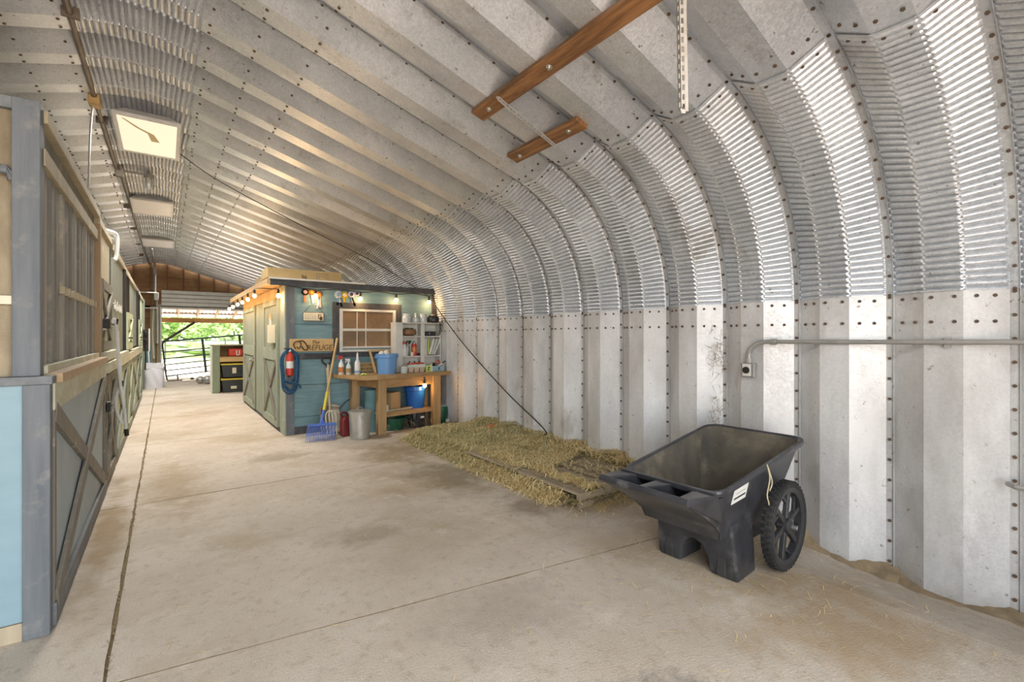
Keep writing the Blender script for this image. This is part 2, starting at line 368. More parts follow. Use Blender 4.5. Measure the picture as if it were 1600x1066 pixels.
def sheet(seg, ts, mirror=False, ripple=0, amp=.020, lift=0., zfix=None):
    cs = cols_fine() if ripple else [(a, d, 0.) for a, d in COLS]
    vs = []
    for t in ts:
        x, z, nx, nz_ = path(seg, t)
        for y, d, e in cs:
            dd = d + lift
            if ripple: dd += e * amp * (abs(math.cos(math.pi * t * ripple)) ** .7 - .5)
            px = x + nx * dd; pz = z + nz_ * dd
            if mirror: px = 2 * RIDGE - px
            vs.append((px, y, pz))
    n = len(cs); m = len(ts)
    fs = [(i*n+j, (i+1)*n+j, (i+1)*n+j+1, i*n+j+1) for i in range(m-1) for j in range(n-1)]
    mb = MB(); mb.add(vs, fs); return mb
def facet_pts(us):
    out = []
    for u in us:
        for (a, da), (b, db) in zip(COLS, COLS[1:]):
            if a <= u <= b:
                f = (u - a) / (b - a); out.append((u, da + (db - da) * f)); break
    return out
def bolts(items, mirror=False):
    mb = MB()
    for seg, t, u, d in items:
        x, z, nx, nz_ = path(seg, t)
        r = .0105
        px, pz = x + nx * (d + .003), z + nz_ * (d + .003); tx, tz = -nz_, nx
        ring = []
        for k in range(6):
            a = math.pi * k / 3; ring.append((px + tx*r*math.cos(a), u + r*math.sin(a), pz + tz*r*math.cos(a)))
        top = [(p[0] + nx*.008, p[1], p[2] + nz_*.008) for p in ring]
        if mirror:
            ring = [(2*RIDGE-p[0], p[1], p[2]) for p in ring]; top = [(2*RIDGE-p[0], p[1], p[2]) for p in top]
        mb.add(ring + top, [(k, (k+1) % 6, 6+(k+1) % 6, 6+k) for k in range(6)] + [tuple(range(6, 12))])
    return mb
row6 = facet_pts([.075, .145, .235, .34, .425, .50])
row4 = facet_pts([.11, .235, .345, .46])
fl_wall = [('wall', z, .002, .0) for z in [k * .135 - .05 for k in range(14)]]
fl_h = [('haunch', k / 14., .002, .0) for k in range(15)]
fl_r = [('roof', k / 13., .002, .0) for k in range(14)]
def panels(parent, name, seg, ts, ripple, items, mirror, m, lift=0.):
    me = sheet(seg, ts, mirror, ripple, lift=lift).mesh(name, m, recalc=False)
    bme = bolts(items, mirror).mesh('bolts', M['bolt']) if items else None
    for k in range(NB):
        o = bpy.data.objects.new(name, me); col.objects.link(o); o.parent = parent; o.location = (0, Y0 + k * PER, 0)
        if bme:
            b = bpy.data.objects.new('bolts', bme); col.objects.link(b); b.parent = o; b['kind'] = 'stuff'
def lin(a, b, n): return [a + (b - a) * i / n for i in range(n + 1)]
NH, NR = 43, 20
hz = lin(0, 1, NH * 8); rz = lin(0, 1, NR * 8)
for side, mir in (('right', False), ('left', True)):
    wl = empty('wall_' + side, kind='structure')
    panels(wl, 'wall_panel', 'wall', [-.35, 1.735], 0, fl_wall + [('wall', z, u, d) for z in (1.535, 1.685) for u, d in row6], mir, M['wallm'])
ce = empty('ceiling', kind='structure')
for mir in (False, True):
    panels(ce, 'haunch_panel', 'haunch', hz, NH, fl_h, mir, M['roof'], .002)
    panels(ce, 'roof_panel', 'roof', [-.045, .5, 1.03], 0,
           fl_r + [('roof', t, u, d) for t in (-.02, .025) for u, d in row6] + [('roof', t, u, d) for t in (.98, .87, .74) for u, d in row4], mir, M['roof'], .004)
panels(ce, 'ridge_panel', 'ridge', rz, NR, [], False, M['roof'], .008)

# ---------------------------------------------------------------- floor slabs, joints, ground
def sm(t): t = max(0., min(1., t)); return t * t * (3 - 2 * t)
def fz(x, y): return -.14 * sm((x - 3.05) / .8) * sm((2.1 - y) / 1.2)
fl = MB().grid(lambda u, v: (-4.4 + 8.7*u, -1.4 + 21*v, fz(-4.4 + 8.7*u, -1.4 + 21*v) - .016), 60, 120).build('floor', M['joint'], kind='structure', recalc=False)
xs = [-4.3, -.213, -.197, 4.25]
ys = [-1.4, -.20, 2.57, 5.16, 7.93, 10.70, 13.47, 16.24, 19.55]
jn = random.Random(3)
for (xa, xb) in ((-4.3, -.212), (-.197, 4.25)):
    for i in range(len(ys) - 1):
        ya, yb = ys[i] + .0045, ys[i+1] - .0045
        skew = (-.155 if (xa > -1 and i == 1) else 0.)      # the joint across the near bay was sawn a little askew
        skew2 = (-.155 if (xa > -1 and i == 2) else 0.)
        nu, nv = 24, 14
        wob = [jn.uniform(-.003, .003) for _ in range(nu + 1)]
        def fn(u, v):
            x = xa + (xb - xa) * u
            a = ya + skew2 * (x - xa); b = yb + skew * (x - xa)
            y = a + (b - a) * v
            wx = jn.uniform(-.004, .004) if u in (0, 1) else 0
            return (x + wx, y + (jn.uniform(-.003, .003) if v in (0, 1) else 0), fz(x, y))
        mb = MB().grid(fn, nu, nv)
        # side skirts
        n0 = len(mb.v)
        W_ = nv + 1
        loop = [j for j in range(nv + 1)] + [i_ * W_ + nv for i_ in range(1, nu + 1)] + [nu * W_ + j for j in range(nv - 1, -1, -1)] + [i_ * W_ for i_ in range(nu - 1, 0, -1)]
        mb.add([(mb.v[q][0], mb.v[q][1], -.16) for q in loop], [])
        for k in range(len(loop)):
            k2 = (k + 1) % len(loop); mb.f.append((loop[k], loop[k2], n0 + k2, n0 + k))
        nt_ = nu * nv
        so_ = mb.build('slab', M['conc'], fl, recalc=False)
        so_.data.materials.append(M['joint'])
        for p_ in so_.data.polygons:
            if p_.index >= nt_: p_.material_index = 1
# strip of straw and dirt packed in the long joint
mb = MB()
for k in range(420):
    y = random.uniform(.3, 9); x = -.2045 + random.gauss(0, .006); a = random.uniform(0, 3.14); l = random.uniform(.01, .035)
    z = random.uniform(.0, .006)
    dx, dy = math.cos(a) * l * .5, math.sin(a) * l
    mb.add([(x-dx, y-dy, z), (x+.003, y, z+.004), (x+dx, y+dy, z)], [(0, 1, 2)])
o = mb.build('joint_litter', M['dirt'], fl, recalc=False, kind='stuff')
gr = B(-90, 90, -60, 140, -.7, -.42).build('ground', M['grass'], kind='structure')
ap = B(-24, 24, -30, -1.42, -.42, -.02).build('ground_yard', M['sand'], kind='structure')
pd = B(-12, 16, 19.62, 33, -.42, -.10).build('ground_paddock', M['sand'], kind='structure')
gm = B(-80, 90, 33, 90, -.42, -.12).build('ground_meadow', M['grass'], kind='structure')

# dirt and straw fillet along the foot of the right wall
mb = MB()
def dfn(u, v):
    y = -1.3 + 8.6 * u; x = 3.70 + .26 * v
    h = .006 + (.03 + .075 * sm((y - .6) / .8) * sm((3.0 - y) / .8)) * sm((v - .1) / .8) + random.uniform(-.006, .01)
    if v < .01: h = -.01
    return (x + (random.uniform(-.03, .03) if v < .5 else 0), y, fz(x, y) + h)
mb.grid(dfn, 160, 5)
mb.build('wall_foot_dirt', M['dirt'], label='strip of dirt and chaff along the foot of the ribbed right wall', cat='dirt', kind='stuff')

# ---------------------------------------------------------------- far end wall
YE = 19.5
we = empty('wall_back', kind='structure')
def roof_z(x):
    x = 2 * RIDGE - x if x < RIDGE else x
    if x > HX: return HZ - (x - HX) * 1.1
    return RZ - (x - RX) * .3057 if x > RX else RZ + .05
gp = [(-4.1, 2.45), (4., 2.45)] + [(x, roof_z(x) + .05) for x in (3.6, HX, 2, 1, RX, RIDGE, -.61, -1.6, -2.6, -3.25, -3.9)]
MB().prism(gp, YE, YE + .03, 'y').build('gable_board', M['gable'], we)
B(-4.2, -.12, YE, YE + .03, -.02, 2.45).build('wall_board', M['gable'], we)
B(2.75, 4.0, YE, YE + .03, -.02, 2.45).build('wall_board', M['gable'], we)
for i in range(18):
    x = -3.9 + i * .44
    B(x - .02, x + .02, YE - .09, YE - .001, 2.46 if -.15 < x < 2.75 else 0., roof_z(x) - .02).build('stud', M['stud'], we)
for i, x in enumerate((-.36, -.29, -.19, -.12)):
    B(x - .035, x + .03, YE - .12 - .01 * i, YE - .002, 0, 2.42).build('stud', M['palestud'], we)
B(-.2, 2.9, YE - .12, YE - .001, 2.36, 2.50).build('header', M['palestud'], we)
B(-1.2, -.37, YE - .14, YE - .095, 0, 1.16).build('kick_board', M['teal'], we)
# front end wall around the big door the picture is taken from
fw = empty('wall_front', kind='structure')
YF = Y0 - .03
for poly in ([(-4.2, -.2), (-2.75, -.2), (-2.75, 3.3), (-2.75, roof_z(-2.75) + .03), (-3.25, roof_z(-3.25) + .05), (-3.9, 2.45), (-4.2, 2.2)],
             [(2.25, -.2), (3.95, -.2), (3.95, 1.9), (3.6, roof_z(3.6) + .05), (HX, HZ + .05), (2.25, roof_z(2.25) + .03)],
             [(-2.75, 3.3), (2.25, 3.3), (2.25, roof_z(2.25) + .03), (RX, RZ + .05), (RIDGE, RZ + .09), (-.61, RZ + .05), (-2.75, roof_z(-2.75) + .03)]):
    MB().prism(poly, YF - .03, YF, 'y').build('wall_board', M['gable'], fw)
# raised overhead door folded above the opening
od = empty('door_1', (1.1, YE - .5, 2.4), kind='structure')
for i in range(4):
    B(-.10, 2.7, YE - .42 + .03 * (i % 2), YE - .36 + .03 * (i % 2), 2.44 + .13 * i, 2.555 + .13 * i).build('door_panel', M['white'], od, bevel=.015)
B(-.12, 2.75, YE - .46, YE - .38, 2.335, 2.38).build('bottom_rail', M['white'], od)
B(-.12, 2.75, YE - .40, YE - .32, 2.39, 2.44).build('weather_strip', M['brace'], od)
for x in (-.11, 2.72):
    B(x - .02, x + .02, YE - .4, YE - .34, 0, 2.4).build('track', M['pipe'], od)
for i in range(2):
    MB().tube([(-1.3, YE - .3, 2.86 - .5*i), (-.2, YE - .3, 2.85 - .5*i)], .022, 6).build('track_bar', M['white'], od)

# ---------------------------------------------------------------- outside the far door
lt = empty('lean_to', (1, 21, 0), 'open lean-to roof of corrugated sheet on rafters beyond the far door', 'lean-to')
YL = 22.6
def lz(y): return 2.66 - (y - 19.6) * .155
mb = MB()
mb.grid(lambda u, v: (-3 + 8.5*u, 19.6 + 3.3*v, lz(19.6 + 3.3*v) + .06 + .014*math.cos(u*8.5*2*math.pi/.13)), 300, 1)
mb.build('roof_sheet', M['leanmetal'], lt, recalc=False)
for i in range(13):
    x = -2.7 + i * .62
    MB().bar((x, 19.62, lz(19.62)), (x, YL + .1, lz(YL + .1)), .04, .09).build('rafter', M['rafter'], lt)
for y in (20.4, 21.3, 22.1):
    B(-3, 5.4, y - .02, y + .02, lz(y) + .03, lz(y) + .065).build('purlin', M['stud'], lt)
B(-3, 5.4, YL, YL + .1, lz(YL) - .22, lz(YL) - .04).build('beam', M['gable'], lt)
for x in (-2.2, -.34, 3.9):
    B(x - .06, x + .06, YL, YL + .12, -.1, lz(YL) - .2).build('post', M['palestud'], lt)
MB().bar((-.28, YL - .03, 1.05), (.95, YL - .03, lz(YL) - .2), .05, .09).build('knee_brace', M['iron'], lt)

def leaf_cloud(seed, n, rx, rz, s):
    rg = random.Random(seed); mb = MB()
    lobes = [(rg.uniform(-.6, .6)*rx, rg.uniform(-.6, .6)*rx, rg.uniform(-.55, .6)*rz, rg.uniform(.35, .6)) for _ in range(12)]
    for _ in range(n):
        lx, ly, lz_, lr = rg.choice(lobes)
        d = Vector((rg.gauss(0, 1), rg.gauss(0, 1), rg.gauss(0, 1))).normalized() * (rg.random() ** .4)
        c = Vector((lx + d.x*rx*lr, ly + d.y*rx*lr, lz_ + d.z*rz*lr))
        a = Vector((rg.gauss(0, 1), rg.gauss(0, 1), rg.gauss(0, .6))).normalized(); b = a.cross(Vector((rg.gauss(0, 1), rg.gauss(0, 1), rg.gauss(0, 1)))).normalized()
        q = s * rg.uniform(.6, 1.3)
        mb.add([c - a*q, c + b*q*.45, c + a*q, c - b*q*.45], [(0, 1, 2, 3)])
    return mb
crowns = [leaf_cloud(s, 2600, 3.4, 2.7, .26).mesh('crown', M['leaf' if s % 2 else 'leaf2'], recalc=False) for s in (1, 2, 3)]
spots = [(-9.5, 50, 3.2, 1.15), (-4.4, 47, 3.0, 1.1), (.6, 52, 3.5, 1.35), (4.6, 46, 2.7, 1.0), (9.0, 53, 3.6, 1.45), (14, 49, 3.2, 1.2), (-1.8, 64, 5.5, 1.9), (8.5, 70, 6.0, 2.1), (19, 60, 5., 1.8)]
tl = ['bushy tree seen at the left edge of the far doorway, behind the gate', 'light green tree next to the left jamb of the far doorway', 'tall tree in the middle of the far doorway above the gate',
      'small low tree right of the middle of the far doorway', 'broad tree above the open green bookcase in the far doorway', 'tree mostly hidden behind the blue shed, past the far doorway',
      'tall back-row tree rising behind the left doorway trees', 'tall back-row tree rising behind the middle doorway trees', 'back-row tree furthest to the right past the shed']
for i, (x, y, z, s) in enumerate(spots):
    t = empty('tree', (x, y, -.15), tl[i], 'tree', 'trees beyond the far door')
    c = bpy.data.objects.new('crown', crowns[i % 3]); col.objects.link(c); c.parent = t; c.location = (0, 0, z * .95); c.scale = (s,) * 3; c.rotation_euler[2] = i * 1.3
    MB().tube([(x, y, -.2), (x + .2, y, z * .5), (x - .1, y, z * 1.2)], .3 if i == 2 else .2, 8, r1=.1).build('trunk', M['bark'], t)
hd = leaf_cloud(9, 5200, 3.2, 1.1, .22); hd.xform(Matrix.Diagonal((6, 1, 1, 1)))
hd.build('undergrowth', M['leaf2'], recalc=False, label='green undergrowth along the foot of the trees past the paddock', cat='bushes', kind='stuff').location = (3, 43, .35)
fe = empty('paddock_fence', (2, 34, 0), 'dark pipe fence across the paddock beyond the gate', 'fence')
for z in (.55, 1.15):
    MB().tube([(-6, 34, z), (14, 34, z)], .035, 6).build('rail', M['gate'], fe)
for x in range(-6, 15, 3):
    MB().tube([(x, 34, -.1), (x, 34, 1.25)], .045, 6).build('post', M['gate'], fe)
# ---------------------------------------------------------------- stalls along the left
XF = -.447
M['slat_pale'] = mat('pale_weathered_slat', (.36, .34, .29), (.25, .235, .20), (18, 18, 1.2), .8, 0, .25, wear=(.48, .43, .34), wsc=5, wlo=.56, whi=.74)
t = empty('stall_front', (XF - .05, 4.4, 0), 'nearest stall front with blue-grey corner post, X-braced panel and upright slat grille', 'stall front', 'stall fronts along the left')
B(-.545, -.449, 3.165, 3.235, 0, 1.215).build('corner_post', M['greyblue'], t, bevel=.004)
B(-.585, -.487, 3.19, 3.29, 1.255, 2.585).build('upper_post', M['greyblue'], t, bevel=.004)
B(-3.9, -.44, 3.16, 3.27, 1.215, 1.255).build('sill_board', M['greyblue_h'], t, bevel=.004)
B(-3.9, -.546, 3.185, 3.205, .088, 1.215).build('end_panel', M['bluepaint'], t)
B(-3.9, -.546, 3.18, 3.205, -.002, .084).build('end_kick_board', M['oldash'], t, bevel=.003)
B(-3.9, -.586, 3.235, 3.255, 1.255, 2.58).build('burlap_curtain', M['burlap'], t)
MB().tube([(-3.9, 3.20, 2.235), (-.60, 3.20, 2.235), (-.585, 3.22, 2.2)], .022, 8).build('end_rail', M['greyblue'], t)
B(-3.9, -.586, 3.20, 3.23, 1.60, 1.64).build('end_strap', M['cream'], t)
B(-3.9, -.49, 3.2, 3.29, 2.53, 2.585).build('end_cap', M['greyblue_h'], t)
B(-.475, XF - .012, 3.235, 5.70, .10, 1.20).build('panel', M['panelgrey'], t)
B(XF - .012, XF + .012, 3.235, 5.72, 0.01, .12).build('bottom_rail', M['greyblue_h'], t, bevel=.003)
B(XF - .012, XF + .006, 3.235, 5.72, 1.08, 1.215).build('top_rail', M['whitewash'], t, bevel=.003)
for (ya, za, yb, zb, xo) in ((3.26, 1.07, 5.68, .13, .0), (3.26, .13, 5.68, 1.07, .007)):
    MB().bar((XF - .001 + xo, ya, za), (XF - .001 + xo, yb, zb), .022, .10, up=(0, .4, 1)).build('cross_brace', M['brace'], t, bevel=.003)
B(XF - .012, XF + .004, 3.24, 3.29, .12, 1.08).build('edge_batten', M['brace'], t)
B(XF - .012, XF + .004, 5.66, 5.72, .12, 1.08).build('edge_batten', M['brace'], t)
XU = -.492
B(XU - .05, XU + .075, 3.27, 5.62, 1.216, 1.262).build('ledge', M['orange_wood'], t, bevel=.003)
B(XU - .045, XU + .02, 3.27, 5.55, 1.262, 1.30).build('lower_grille_rail', M['whitewash'], t)
B(XU - .045, XU + .012, 3.27, 5.55, 2.30, 2.385).build('upper_grille_rail', M['tan'], t, bevel=.003)
B(XU - .05, XU - .02, 3.29, 5.6, 2.385, 2.53).build('head_board', M['slat'], t)
B(XU - .05, XU + .02, 3.27, 5.65, 2.51, 2.575).build('cap_rail', M['tan'], t, bevel=.004)
for k in range(13):
    y = 3.36 + k * .172
    B(XU - .045 + .004*(k % 3), XU - .008 + .004*(k % 2), y, y + .075, 1.295, 2.302).build('grille_slat', M['slat' if k % 3 else 'slat_pale'], t)
    if 2 < k: B(XU - .012, XU + .012, y - .05, y + .006, 1.70, 1.745).build('spacer_block', M['tan'], t)
B(XU - .05, XU + .028, 5.56, 5.61, 1.262, 2.45).build('end_stud', M['orange_wood'], t)
# inside of the stall: back partition planks so the grille does not look into a void
sp = empty('stall_partition', (-2.3, 5.75, 0), 'plank partition between the two nearest stalls, behind the slat grille', 'partition')
for k in range(9):
    B(-3.9, -.55, 5.74, 5.78, .02 + .26*k, .27 + .26*k).build('plank', M['brace'], sp)

def xpanel(par, y0, y1, z0, z1, mp, mbr, x=XF, frame=.09, br=.07):
    B(x - .03, x - .012, y0, y1, z0, z1).build('panel', mp, par)
    for a in ((y0, y0 + frame, z0, z1), (y1 - frame, y1, z0, z1)):
        B(x - .012, x + .008, *a).build('stile', mbr, par)
    for a in ((z0, z0 + frame), (z1 - frame, z1)):
        B(x - .012, x + .012, y0 + frame, y1 - frame, *a).build('rail', mbr, par)
    for (za, zb) in ((z0 + frame, z1 - frame), (z1 - frame, z0 + frame)):
        xo = .005 if za < zb else 0.
        MB().bar((x + xo, y0 + frame, za), (x + xo, y1 - frame, zb), .024, br, up=(0, .4, 1)).build('cross_brace', mbr, par, bevel=.003)

# second bay: dutch door under a tan sheet
t = empty('stall_door', (XF, 6.4, 0), 'pale dutch stall door under a tan plywood sheet, next to the slat grille', 'stall door', 'stall doors along the left')
B(XU - .02, XU, 5.63, 6.75, 1.98, 2.46).build('tan_sheet', M['tan'], t)
B(XU - .02, XU + .02, 5.63, 6.95, 2.46, 2.52).build('cap_rail', M['tan'], t)
xpanel(t, 5.66, 6.74, 1.31, 1.98, M['palegreen'], M['brace'], x=XU + .02)
xpanel(t, 5.76, 6.85, .05, 1.08, M['greygreen'], M['brace'])
B(XF - .03, XF + .03, 5.74, 6.85, 1.10, 1.20).build('ledge', M['whitewash'], t, bevel=.004)
B(XF - .05, XF + .015, 5.74, 6.85, 1.215, 1.30).build('ledge', M['whitewash'], t, bevel=.004)
for z in (1.52, .74):
    B(XF - .02, XF + .035, 5.76, 5.88, z, z + .09).build('latch', M['iron'], t, bevel=.005)
    MB().tube([(XF + .03, 5.88, z + .045), (XF + .035, 6.02, z + .04)], .01, 6).build('latch_bolt', M['iron'], t)

# third bay: dark board with chalk marks
t = empty('stall_front', (XF, 7.9, 0), 'stall front of plain grey-green boards with white chalk marks', 'stall front', 'stall fronts along the left')
for k in range(4):
    B(XU - .02, XU - .002 * (k % 2), 6.93 + k*.47, 6.93 + k*.47 + .462, 1.25, 2.42).build('board', M['greygreen'], t)
B(XU - .04, XU + .02, 6.9, 8.85, 2.42, 2.50).build('cap_rail', M['tan'], t)
B(XF - .03, XF + .02, 6.9, 8.85, 1.08, 1.24).build('ledge', M['whitewash'], t, bevel=.004)
xpanel(t, 6.9, 8.85, .04, 1.08, M['palegreen'], M['greygreen'])
rg = random.Random(5); mb = MB()
for k in range(8):
    y = 7.2 + k * .17; z = 1.80 + .01 * math.sin(k * 2.3)
    mb.tube([(XU + .004, y, z + .035), (XU + .004, y + .025, z - .035), (XU + .004, y + .075, z - .03), (XU + .004, y + .10, z + .02)], .007, 5)
    if k % 2: mb.tube([(XU + .004, y + .035, z + .075), (XU + .004, y + .045, z - .03)], .007, 5)
mb.build('chalk_marks', M['white'], t, kind='stuff')
# fourth bay: door with open dark top
def bardoor(y0, y1, label, ztop=2.42):
    t = empty('stall_door', (XF, (y0+y1)/2, 0), label, 'stall door', 'stall doors along the left')
    B(XU - .1, XU - .08, y0, y1, 1.85, ztop - .06).build('shade_backing', M['iron'], t)  # black sheet stands in for the shaded stall behind the bars
    for k in range(7):
        y = y0 + .06 + k * (y1 - y0 - .12) / 6
        MB().tube([(XU + .0, y, 1.78), (XU + .0, y, ztop - .02)], .012, 6).build('bar', M['iron'], t)
    B(XU - .02, XU + .03, y0, y0 + .07, 1.2, ztop).build('jamb', M['iron'], t)
    B(XU - .03, XU + .02, y0, y1, ztop - .02, ztop + .06).build('cap_rail', M['tan'], t)
    xpanel(t, y0 + .07, y1, 1.25, 1.80, M['palegreen'], M['palegreen'], x=XU + .045, br=.06)
    B(XF - .03, XF + .02, y0, y1, 1.08, 1.2).build('ledge', M['whitewash'], t, bevel=.004)
    xpanel(t, y0, y1, .04, 1.08, M['palegreen'], M['sagetrim'])
    MB().tube([(XF + .02, y0 + .1, 1.42), (XF + .05, y0 + .2, 1.42), (XF + .02, y0 + .3, 1.42)], .012, 6).build('latch', M['iron'], t)
bardoor(8.88, 10.2, 'stall door with a barred dark top and pale X braces, just past the chalk-marked boards')
t = empty('stall_front', (XF, 11.5, 0), 'stall front of grey-green boards with no chalk marks, between two barred doors', 'stall front', 'stall fronts along the left')
for k in range(5):
    B(XU - .02, XU - .002 * (k % 2), 10.24 + k*.5, 10.24 + k*.5 + .49, 1.25, 2.40).build('board', M['greygreen'], t)
B(XU - .04, XU + .02, 10.22, 12.75, 2.40, 2.47).build('cap_rail', M['tan'], t)
B(XF - .03, XF + .02, 10.22, 12.75, 1.08, 1.22).build('ledge', M['whitewash'], t, bevel=.004)
xpanel(t, 10.22, 12.75, .04, 1.08, M['palegreen'], M['greygreen'])
bardoor(12.8, 14.2, 'second barred stall door, close to the far end of the aisle')
t = empty('stall_front', (XF, 15.2, 0), 'last stall front of pale boards before the white bag', 'stall front', 'stall fronts along the left')
for k in range(4):
    B(XU - .02, XU - .002 * (k % 2), 14.24 + k*.5, 14.24 + k*.5 + .49, .04, 2.38).build('board', M['palegreen'], t)
B(XU - .04, XU + .02, 14.22, 16.25, 2.38, 2.45).build('cap_rail', M['tan'], t)
B(-3.9, -.45, 16.26, 16.3, 0, 2.45).build('end_board', M['greygreen'], t)

# white hose doubled over a hook
t = empty('hose', (XF + .06, 6.2, 0), 'pale hose looped in a long hanging bight on the stall front', 'hose')
def smooth(pts, n=5):
    P = [Vector(p) for p in pts]; out = []
    for i in range(len(P) - 1):
        a, b, c, d = P[max(i-1, 0)], P[i], P[i+1], P[min(i+2, len(P)-1)]
        for k in range(n):
            s = k / n
            out.append(.5*((2*b) + (c-a)*s + (2*a-5*b+4*c-d)*s*s + (3*b-a-3*c+d)*s**3))
    out.append(P[-1]); return out
hp = [(-.43, 6.18, 1.55), (-.42, 6.2, 1.61), (-.405, 6.2, 1.60), (-.392, 6.2, 1.42), (-.381, 6.2, 1.16), (-.362, 6.2, .92), (-.335, 6.2, .70), (-.32, 6.2, .47)]
MB().tube(smooth(hp), .0135, 8).build('tail', M['plasticw'], t, smooth=True)
lp = [(-.395, 6.28, 1.50), (-.38, 6.28, 1.1), (-.37, 6.26, .96), (-.395, 6.25, .86), (-.405, 6.24, .79), (-.39, 6.23, .66), (-.36, 6.22, .57), (-.335, 6.22, .60), (-.345, 6.24, .75), (-.36, 6.25, .92), (-.375, 6.26, 1.2)]
MB().tube(smooth(lp), .0135, 8).build('loop', M['plasticw'], t, smooth=True)
MB().tube([(-.322, 6.2, .50), (-.315, 6.2, .43)], .019, 8).build('end_fitting', M['iron'], t)
MB().tube([(-.46, 6.2, 1.56), (-.395, 6.2, 1.57), (-.388, 6.2, 1.62)], .012, 6).build('hook', M['iron'], t)
B(-.47, -.445, 6.17, 6.23, 1.52, 1.60).build('hook_plate', M['iron'], t)
B(-.375, -.345, 6.24, 6.30, .93, .99).build('tie', M['iron'], t)
# white bracket on the cap rail
t = empty('bracket', (XU, 6.85, 2.5), 'white bracket standing on top of the stall cap rail', 'bracket')
MB().tube(smooth([(XU + .02, 6.82, 2.3), (XU + .05, 6.85, 2.32), (XU + .055, 6.86, 2.56), (XU + .0, 6.8, 2.6), (XU - .08, 6.75, 2.6)]), .022, 8).build('pipe_bend', M['plasticw'], t, smooth=True)
B(XU - .03, XU + .03, 6.78, 6.88, 2.52, 2.53).build('foot', M['plasticw'], t)
# halters and tools at the far end of the stalls
t = empty('halter', (XF + .04, 14.6, 1.2), 'black leather halter hanging from the far stall boards', 'halter')
for dz in (0, -.16):
    MB().tube(smooth([(XF + .03, 14.5, 1.55 + dz), (XF + .07, 14.7, 1.5 + dz), (XF + .05, 14.75, 1.36 + dz), (XF + .03, 14.55, 1.38 + dz), (XF + .03, 14.5, 1.55 + dz)]), .018, 6).build('strap', M['iron'], t)
MB().tube(smooth([(XF + .03, 14.6, 1.56), (XF + .06, 14.62, 1.0), (XF + .05, 14.7, .62)]), .014, 6).build('lead', M['iron'], t)
B(XU - .01, XF + .05, 14.50, 14.54, 1.53, 1.56).build('peg', M['iron'], t)
t = empty('tool_board', (XF + .05, 15.7, 1.5), 'tall black board with a pale edge at the far end of the stalls', 'board')
B(XF - .02, XF + .10, 15.5, 15.58, 1.05, 1.62).build('board', M['iron'], t)
B(XF + .10, XF + .125, 15.49, 15.59, 1.05, 1.64).build('edge_strip', M['white'], t)
t = empty('broom', (-.35, 16.86, 0), 'broom with a white handle standing behind the white bag', 'broom')
MB().tube([(-.345, 16.86, .22), (-.40, 16.88, 1.36)], .020, 8).build('handle', M['plasticw'], t)
B(-.45, -.24, 16.80, 16.90, .0, .2).build('bristles', M['iron'], t)

# ---------------------------------------------------------------- blue shed
XS, YS = 1.41, 7.44
sh = empty('shed', (2.6, 9.4, 0), 'blue plywood tack shed with sage double doors and dark trim', 'shed')
B(XS + .02, 3.86, YS, YS + .04, .02, 2.19).build('front_wall', M['shedblue'], sh)
for z in (.25, .72, 1.62):
    B(XS + .11, 2.45, YS - .004, YS, z, z + .006).build('board_seam', M['shedtrim'], sh)
B(XS, XS + .11, YS - .02, YS, 0, 2.19).build('corner_board', M['greyblue'], sh, bevel=.003)
B(XS - .02, XS, YS - .02, YS + .34, 0, 2.19).build('corner_board', M['sagetrim'], sh, bevel=.003)
B(1.20, 3.88, YS - .055, YS + .0, 2.175, 2.265).build('fascia', M['shedtrim'], sh, bevel=.003)
B(1.18, 2.55, YS - .07, YS + .02, 2.262, 2.285).build('drip_edge', M['white'], sh)
B(1.18, 3.85, YS - .02, 12.1, 2.20, 2.26).build('roof_deck', M['soffit'], sh)
mb = MB(); mb.add([(1.16, YS-.03, 2.19), (1.20, YS-.03, 2.19), (1.20, 12.1, 2.19), (1.16, 12.1, 2.19), (1.16, YS-.03, 2.27), (1.20, YS-.03, 2.27), (1.20, 12.1, 2.27), (1.16, 12.1, 2.27)],
    [(0,3,2,1),(4,5,6,7),(0,1,5,4),(1,2,6,5),(2,3,7,6),(3,0,4,7)]); mb.build('eave_board', M['soffit'], sh)
B(XS + .11, 2.06, YS - .012, YS, 1.10, 1.19).build('mid_rail', M['shedtrim'], sh, bevel=.003)
B(XS + .11, 2.6, YS - .015, YS, .0, .115).build('base_board', M['shedtrim'], sh, bevel=.003)
B(3.74, 3.86, YS - .02, YS, 1.55, 2.18).build('corner_board', M['shedtrim'], sh)
for a in ((2.06, 2.165, 1.16, 1.97), (3.07, 3.17, 1.16, 1.97)):
    B(a[0], a[1], YS - .022, YS, a[2], a[3]).build('window_casing', M['shedtrim'], sh, bevel=.003)
for a in ((1.87, 1.97), (1.12, 1.20)):
    B(2.165, 3.07, YS - .022, YS, a[0], a[1]).build('window_casing', M['shedtrim'], sh, bevel=.003)
